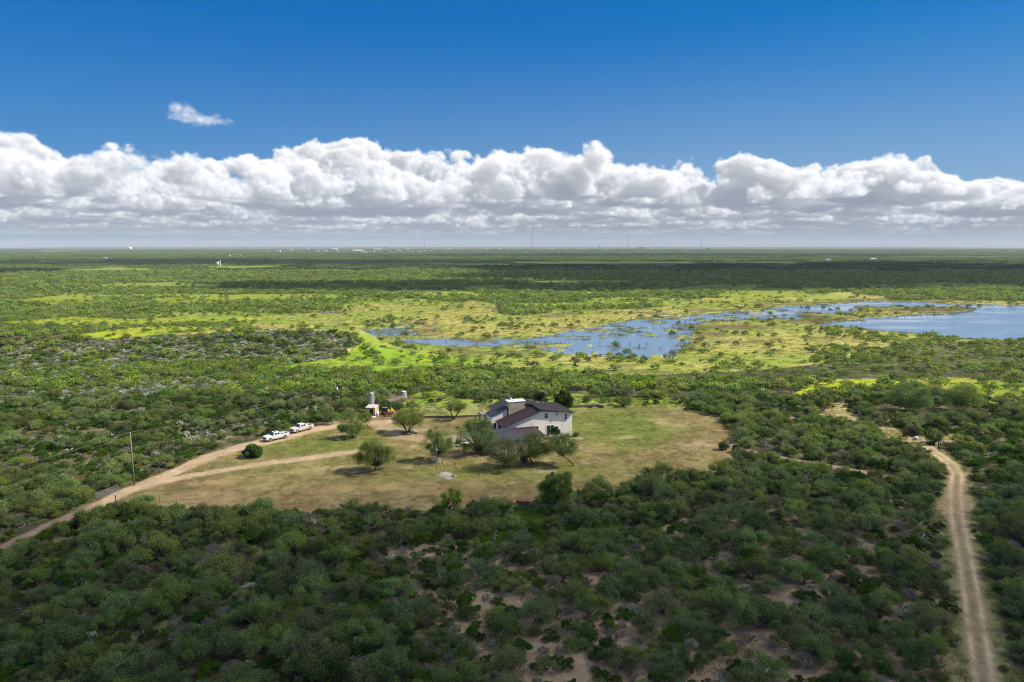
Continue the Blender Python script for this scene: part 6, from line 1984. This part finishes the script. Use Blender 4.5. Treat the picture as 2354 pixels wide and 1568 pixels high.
def building(label, p, w, dp, h, wall, roof, gable=True, group=None, name='building', rz=0.0):
    t = thing(name, label, 'building', p, rz, group)
    m = MB(); m.box(-w / 2, w / 2, -dp / 2, dp / 2, -4, h); m.build('wall', wall, t)
    m = MB()
    if gable: m.side([(-w / 2 - .4, h + .01), (w / 2 + .4, h + .01), (w / 2 + .4, h + .25), (w * .02, h + .25 + w * .06 + 1), (-w / 2 - .4, h + .25)], -dp / 2 - .4, dp / 2 + .4) if w < dp else \
        m.add([(-w / 2 - .4, -dp / 2 - .4, h + .01), (w / 2 + .4, -dp / 2 - .4, h + .01), (w / 2 + .4, dp / 2 + .4, h + .01), (-w / 2 - .4, dp / 2 + .4, h + .01), (-w / 2 - .4, 0, h + dp * .16), (w / 2 + .4, 0, h + dp * .16)],
              [(0, 1, 5, 4), (3, 4, 5, 2), (0, 4, 3), (1, 2, 5), (0, 3, 2, 1)])
    else: m.box(-w / 2 - .3, w / 2 + .3, -dp / 2 - .3, dp / 2 + .3, h + .01, h + .6)
    m.build('roof', roof, t)
    return t


TOWN = [(768, 577, 14, 'w'), (776, 580, 6, 'w'), (750, 580, 6, 'w'), (790, 580, 10, 't'), (808, 581, 8, 't'), (822, 582, 22, 'y'), (840, 584, 10, 'g'), (833, 585, 9, 'w'), (855, 583, 12, 'g'), (868, 582, 9, 't'), (872, 577, 9, 'w'), (880, 578, 9, 'g'),
        (862, 577, 6, 'w'), (885, 582, 6, 'd'), (895, 583, 7, 't'), (905, 584, 10, 't'), (918, 583, 8, 'y'), (912, 576, 9, 'g'), (940, 580, 15, 'b'), (938, 576, 7, 'w'), (962, 581, 9, 'g'), (976, 581, 7, 'w'), (990, 580, 5, 'w'), (998, 577, 9, 'g'),
        (1018, 576, 14, 'b'), (1032, 576, 9, 'w'), (1048, 576, 15, 'g'), (1064, 577, 9, 'r'), (1080, 578, 10, 'r'), (1092, 577, 8, 't'), (1103, 576, 7, 'g'), (1120, 576, 8, 'w'), (1175, 575, 7, 'g'), (1190, 576, 8, 'w'), (1210, 575, 6, 't'), (1236, 576, 14, 'b'), (1250, 576, 8, 't'),
        (1268, 575, 9, 'w'), (1290, 575, 6, 'g'), (1312, 575, 8, 't'), (1330, 575, 5, 'w'), (1352, 575, 6, 'g'), (1395, 576, 6, 'w'), (1420, 575, 5, 'd'), (1473, 574, 14, 't'), (1500, 576, 5, 'w'), (1540, 575, 5, 'g'), (1579, 575, 10, 'b'), (1626, 575, 10, 'd'), (708, 575, 7, 'w'), (690, 577, 6, 't'),
        (668, 578, 8, 'w'), (640, 583, 9, 'w'), (612, 582, 9, 'r'), (1148, 576, 7, 'w'), (1162, 577, 5, 't'), (730, 579, 6, 'w'), (742, 581, 7, 't')]
WMAT = {'w': (FW, FG), 't': (FT, FR), 'y': (FY, FB), 'g': (FW, FB), 'b': (FW, FB), 'd': (FD, FD), 'r': (FT, FR)}
DSC = {'w': 'pale grey-roofed', 't': 'tan red-roofed', 'y': 'long yellow', 'g': 'white flat-roofed', 'b': 'long bright white', 'd': 'dark blocky', 'r': 'brick-coloured'}
TOWN.sort()
bc = defaultdict(int)
for px, py, wpx, kd in TOWN:
    dist = 6300 * (1 if py > 578 else 1.12) - (py - 578) * 170
    p = far_pt(px, dist); p.z += 3.5
    w = wpx * dist / F * .95; h = rw.uniform(9, 15) + (10 if px == 1473 else 0)
    where = ('at the town near end' if px < 860 else 'left of the tallest mast' if px < 1223 else 'between tallest mast and water tower' if px < 1378 else 'right of the water tower')
    bc[(kd, where)] += 1
    building(f'{ORD[min(19, bc[(kd, where)] - 1)]} {DSC[kd]} town building from the left {where}', p, w, w * .45, h, *WMAT[kd], gable=kd not in 'gbd', group='buildings of the far town')
building('lone white house on the far left bright strip', far_pt(240.5, 2650) + Vector((0, 0, 4)), 11, 8, 5, FW, FB, name='farm_building')
wst = thing('grain_bin', 'pale steel bin with a conveyor tower on the plain', 'grain bin', far_pt(498, 1850) + Vector((0, 0, 2)))
m = MB(); m.sm = True; m.lathe([(5, -3), (5, 7.5), (3, 9.5), (.5, 11)], 20); m.build('barrel', GALV, wst)
m = MB(); m.box(5.6, 7.8, -1.2, 1.2, -3, 15); m.build('tower', WHITEP, wst)
for (px, dist, lab, w) in ((1904, 2300, 'white roof flashing in the middle of the plain', 14), (2008, 2500, 'low white shed roof on the plain right of the other', 18), (2060, 4300, 'boxy white building below the horizon', 30), (2325, 5800, 'small white building near the photo edge horizon', 40), (527, 3300, 'small white cabin on the plain', 9), (552, 3300, 'white tank hut on the plain, right of the cabin', 8)):
    building(lab, far_pt(px, dist) + Vector((0, 0, 3)), w, w * .6, 5, FW, FB, name='farm_building', gable=w < 20)
# white storage tank on the left horizon, water towers, masts and poles
p = far_pt(299, 7600); t_ = thing('storage_tank', 'white drum shaped storage tank on the left horizon', 'storage tank', p); m = MB(); m.sm = True; m.lathe([(20, -5), (20, 28), (14, 33), (2, 35)], 24); m.build('drum', FB, t_)
for (px, dist, h, r, lab) in ((1378, 7300, 42, 9, 'dark water tower on legs right of the tallest mast'), (887.7, 6700, 36, 8, 'dark water tower above the left of the town')):
    p = far_pt(px, dist); t_ = thing('water_tower', lab, 'water tower', p, 0, 'dark water towers')
    m = MB(); m.sm = True; m.lathe([(1, h - 6), (r * .8, h - 3), (r, h + 1), (r * .85, h + 5), (1, h + 8)], 16); m.build('tank', FD, t_)
    for k in range(5):
        a = k * 1.2566; m = MB(); m.tube([(r * 1.1 * math.cos(a), r * 1.1 * math.sin(a), -3), (r * .8 * math.cos(a), r * .8 * math.sin(a), h - 2)], .8, 5); m.build('leg', FD, t_)
MASTM = mat('mast_steel', (.22, .22, .24), .6)
for (px, dist, top, wd, lab) in ((1223.3, 6600, 520, 1.9, 'tallest thin radio mast rising from the town'), (1443, 6800, 541, 2.6, 'radio mast right of the dark water tower'), (1610, 6600, 545, 2.6, 'radio mast farthest from the town on its right'),
                                 (975.6, 7000, 552, 1.3, 'faint thin mast left of the tallest one'), (963, 7200, 547, .7, 'faintest mast beside the other faint one'), (988, 7000, 562, 1.0, 'short faint mast beside the taller faint one'), (710, 7000, 566, 1.2, 'short mast at the near left end of the town')):
    dist *= .6; wd *= .65; p = far_pt(px, dist); h = (565.5 - top) * dist / F + 45 - p.z
    t_ = thing('radio_mast', lab, 'radio mast', p, 0, 'radio masts on the horizon')
    m = MB()
    for a in (0, 2.094, 4.189): m.tube([(wd * .5 * math.cos(a), wd * .5 * math.sin(a), -3), (wd * .5 * math.cos(a), wd * .5 * math.sin(a), h)], wd * .22, 4)
    m.build('lattice', MASTM, t_)
    m = MB(); m.tube([(0, 0, h), (0, 0, h + 9)], wd * .12, 4); m.build('antenna', MASTM, t_)
    if wd > 2:
        m = MB(); m.box(-1.8, 1.8, -1.8, 1.8, h * .62, h * .66); m.build('dish_ring', MASTM, t_)
for i, px in enumerate((37, 110, 173, 239, 345, 396, 442, 485, 564)):
    p = far_pt(px, 7600); t_ = thing('power_pylon', f'{ORD[i]} thin power pole from the left on the left horizon', 'power pole', p, 0, 'power poles on the left horizon')
    m = MB(); m.tube([(0, 0, -3), (0, 0, 44)], .9, 5); m.build('shaft', MASTM, t_)
    m = MB(); m.box(-4, 4, -.3, .3, 39, 40); m.build('crossarm', MASTM, t_)
for (px, dist, h, lab) in ((2032, 9000, 62, 'taller pale stack near the right of the horizon'), (2089, 9000, 45, 'shorter stack near the right of the horizon')):
    p = far_pt(px, dist); m = MB(); m.sm = True; m.lathe([(7, -3), (6, h * .5), (5, h)], 12); o = m.build('chimney_stack', FG); o.location = p; tag(o, lab, 'stack', 'stacks on the horizon')

# ------------------------------------------------------------------ unseen clouds high overhead, placed out of frame to shade parts of the land
CZ = 2000.0
off = SDIR * ((CZ) / SDIR.z)
cm = bpy.data.materials.new('cloud_vapour'); cm.use_nodes = True
t = NT(cm.node_tree); t.n.remove(t.n['Principled BSDF'])
pv = t.new('ShaderNodeVolumePrincipled'); pv.inputs['Color'].default_value = (1, 1, 1, 1); pv.inputs['Density'].default_value = 0.033
t.l.new(pv.outputs[0], t.n['Material Output'].inputs['Volume'])


cm2 = cm.copy(); cm2.node_tree.nodes['Principled Volume'].inputs['Density'].default_value = 0.085


def overhead_cloud(cx, cy, rx, ry, seed, thick=26, mt=cm, nu=40, nv=72):
    """lens of vapour whose shadow is centred on cx, cy of the ground"""
    m = MB(); m.sm = True
    vs = []
    for s in (1, -1):
        for i in range(nu + 1):
            r = i / nu
            for j in range(nv):
                a = 2 * math.pi * j / nv
                w = 1 + .30 * (float(vnoise(math.cos(a) * 2.2 + seed, math.sin(a) * 2.2, 1.0, 3, seed)) - .5) * 2
                x, y = rx * r * w * math.cos(a), ry * r * w * math.sin(a)
                h = thick * (1 - r ** 5) * (.7 + .6 * float(vnoise(x + 900 * seed, y, 90, 2, seed)))
                vs.append((cx + off.x + x, cy + off.y + y, CZ + s * h))
    fs = []
    n1 = (nu + 1) * nv
    for i in range(nu):
        for j in range(nv):
            q = (j + 1) % nv; a, b_, c, d = i * nv + j, i * nv + q, (i + 1) * nv + q, (i + 1) * nv + j
            fs.append((a, b_, c, d)); fs.append((n1 + a, n1 + d, n1 + c, n1 + b_))
    for j in range(nv):
        q = (j + 1) % nv; fs.append((nu * nv + j, nu * nv + q, n1 + nu * nv + q, n1 + nu * nv + j))
    m.add(vs, fs)
    o = m.build('cloud', mt); tag(o, 'unseen cloud placed overhead to shade the land', None, None, 'stuff')
    return o


overhead_cloud(0, -75, 520, 205, 3)
overhead_cloud(900, 1500, 1250, 640, 4, thick=30, mt=cm2)
overhead_cloud(2600, 1900, 900, 500, 6, thick=30, mt=cm2)
overhead_cloud(60, 930, 560, 120, 5, thick=26, mt=cm2)
overhead_cloud(-1500, 1500, 700, 130, 9, thick=24, mt=cm2)
overhead_cloud(700, 3900, 1900, 420, 11, thick=24, mt=cm)
overhead_cloud(-900, 2300, 1100, 420, 7, thick=26, mt=cm)


# ------------------------------------------------------------------ the air over the plain
hm = bpy.data.materials.new('haze_air'); hm.use_nodes = True
t = NT(hm.node_tree); t.n.remove(t.n['Principled BSDF'])
pv = t.new('ShaderNodeVolumePrincipled'); pv.inputs['Color'].default_value = (.86, .93, 1, 1); pv.inputs['Density'].default_value = 0.000056
pv.inputs['Anisotropy'].default_value = 0.0
t.l.new(pv.outputs[0], t.n['Material Output'].inputs['Volume'])
m = MB(); m.box(-20600, 20600, -20600, 20600, -64, 185)
hz_ = m.build('haze', hm); tag(hz_, 'pale air over the whole plain', None, None, 'stuff')
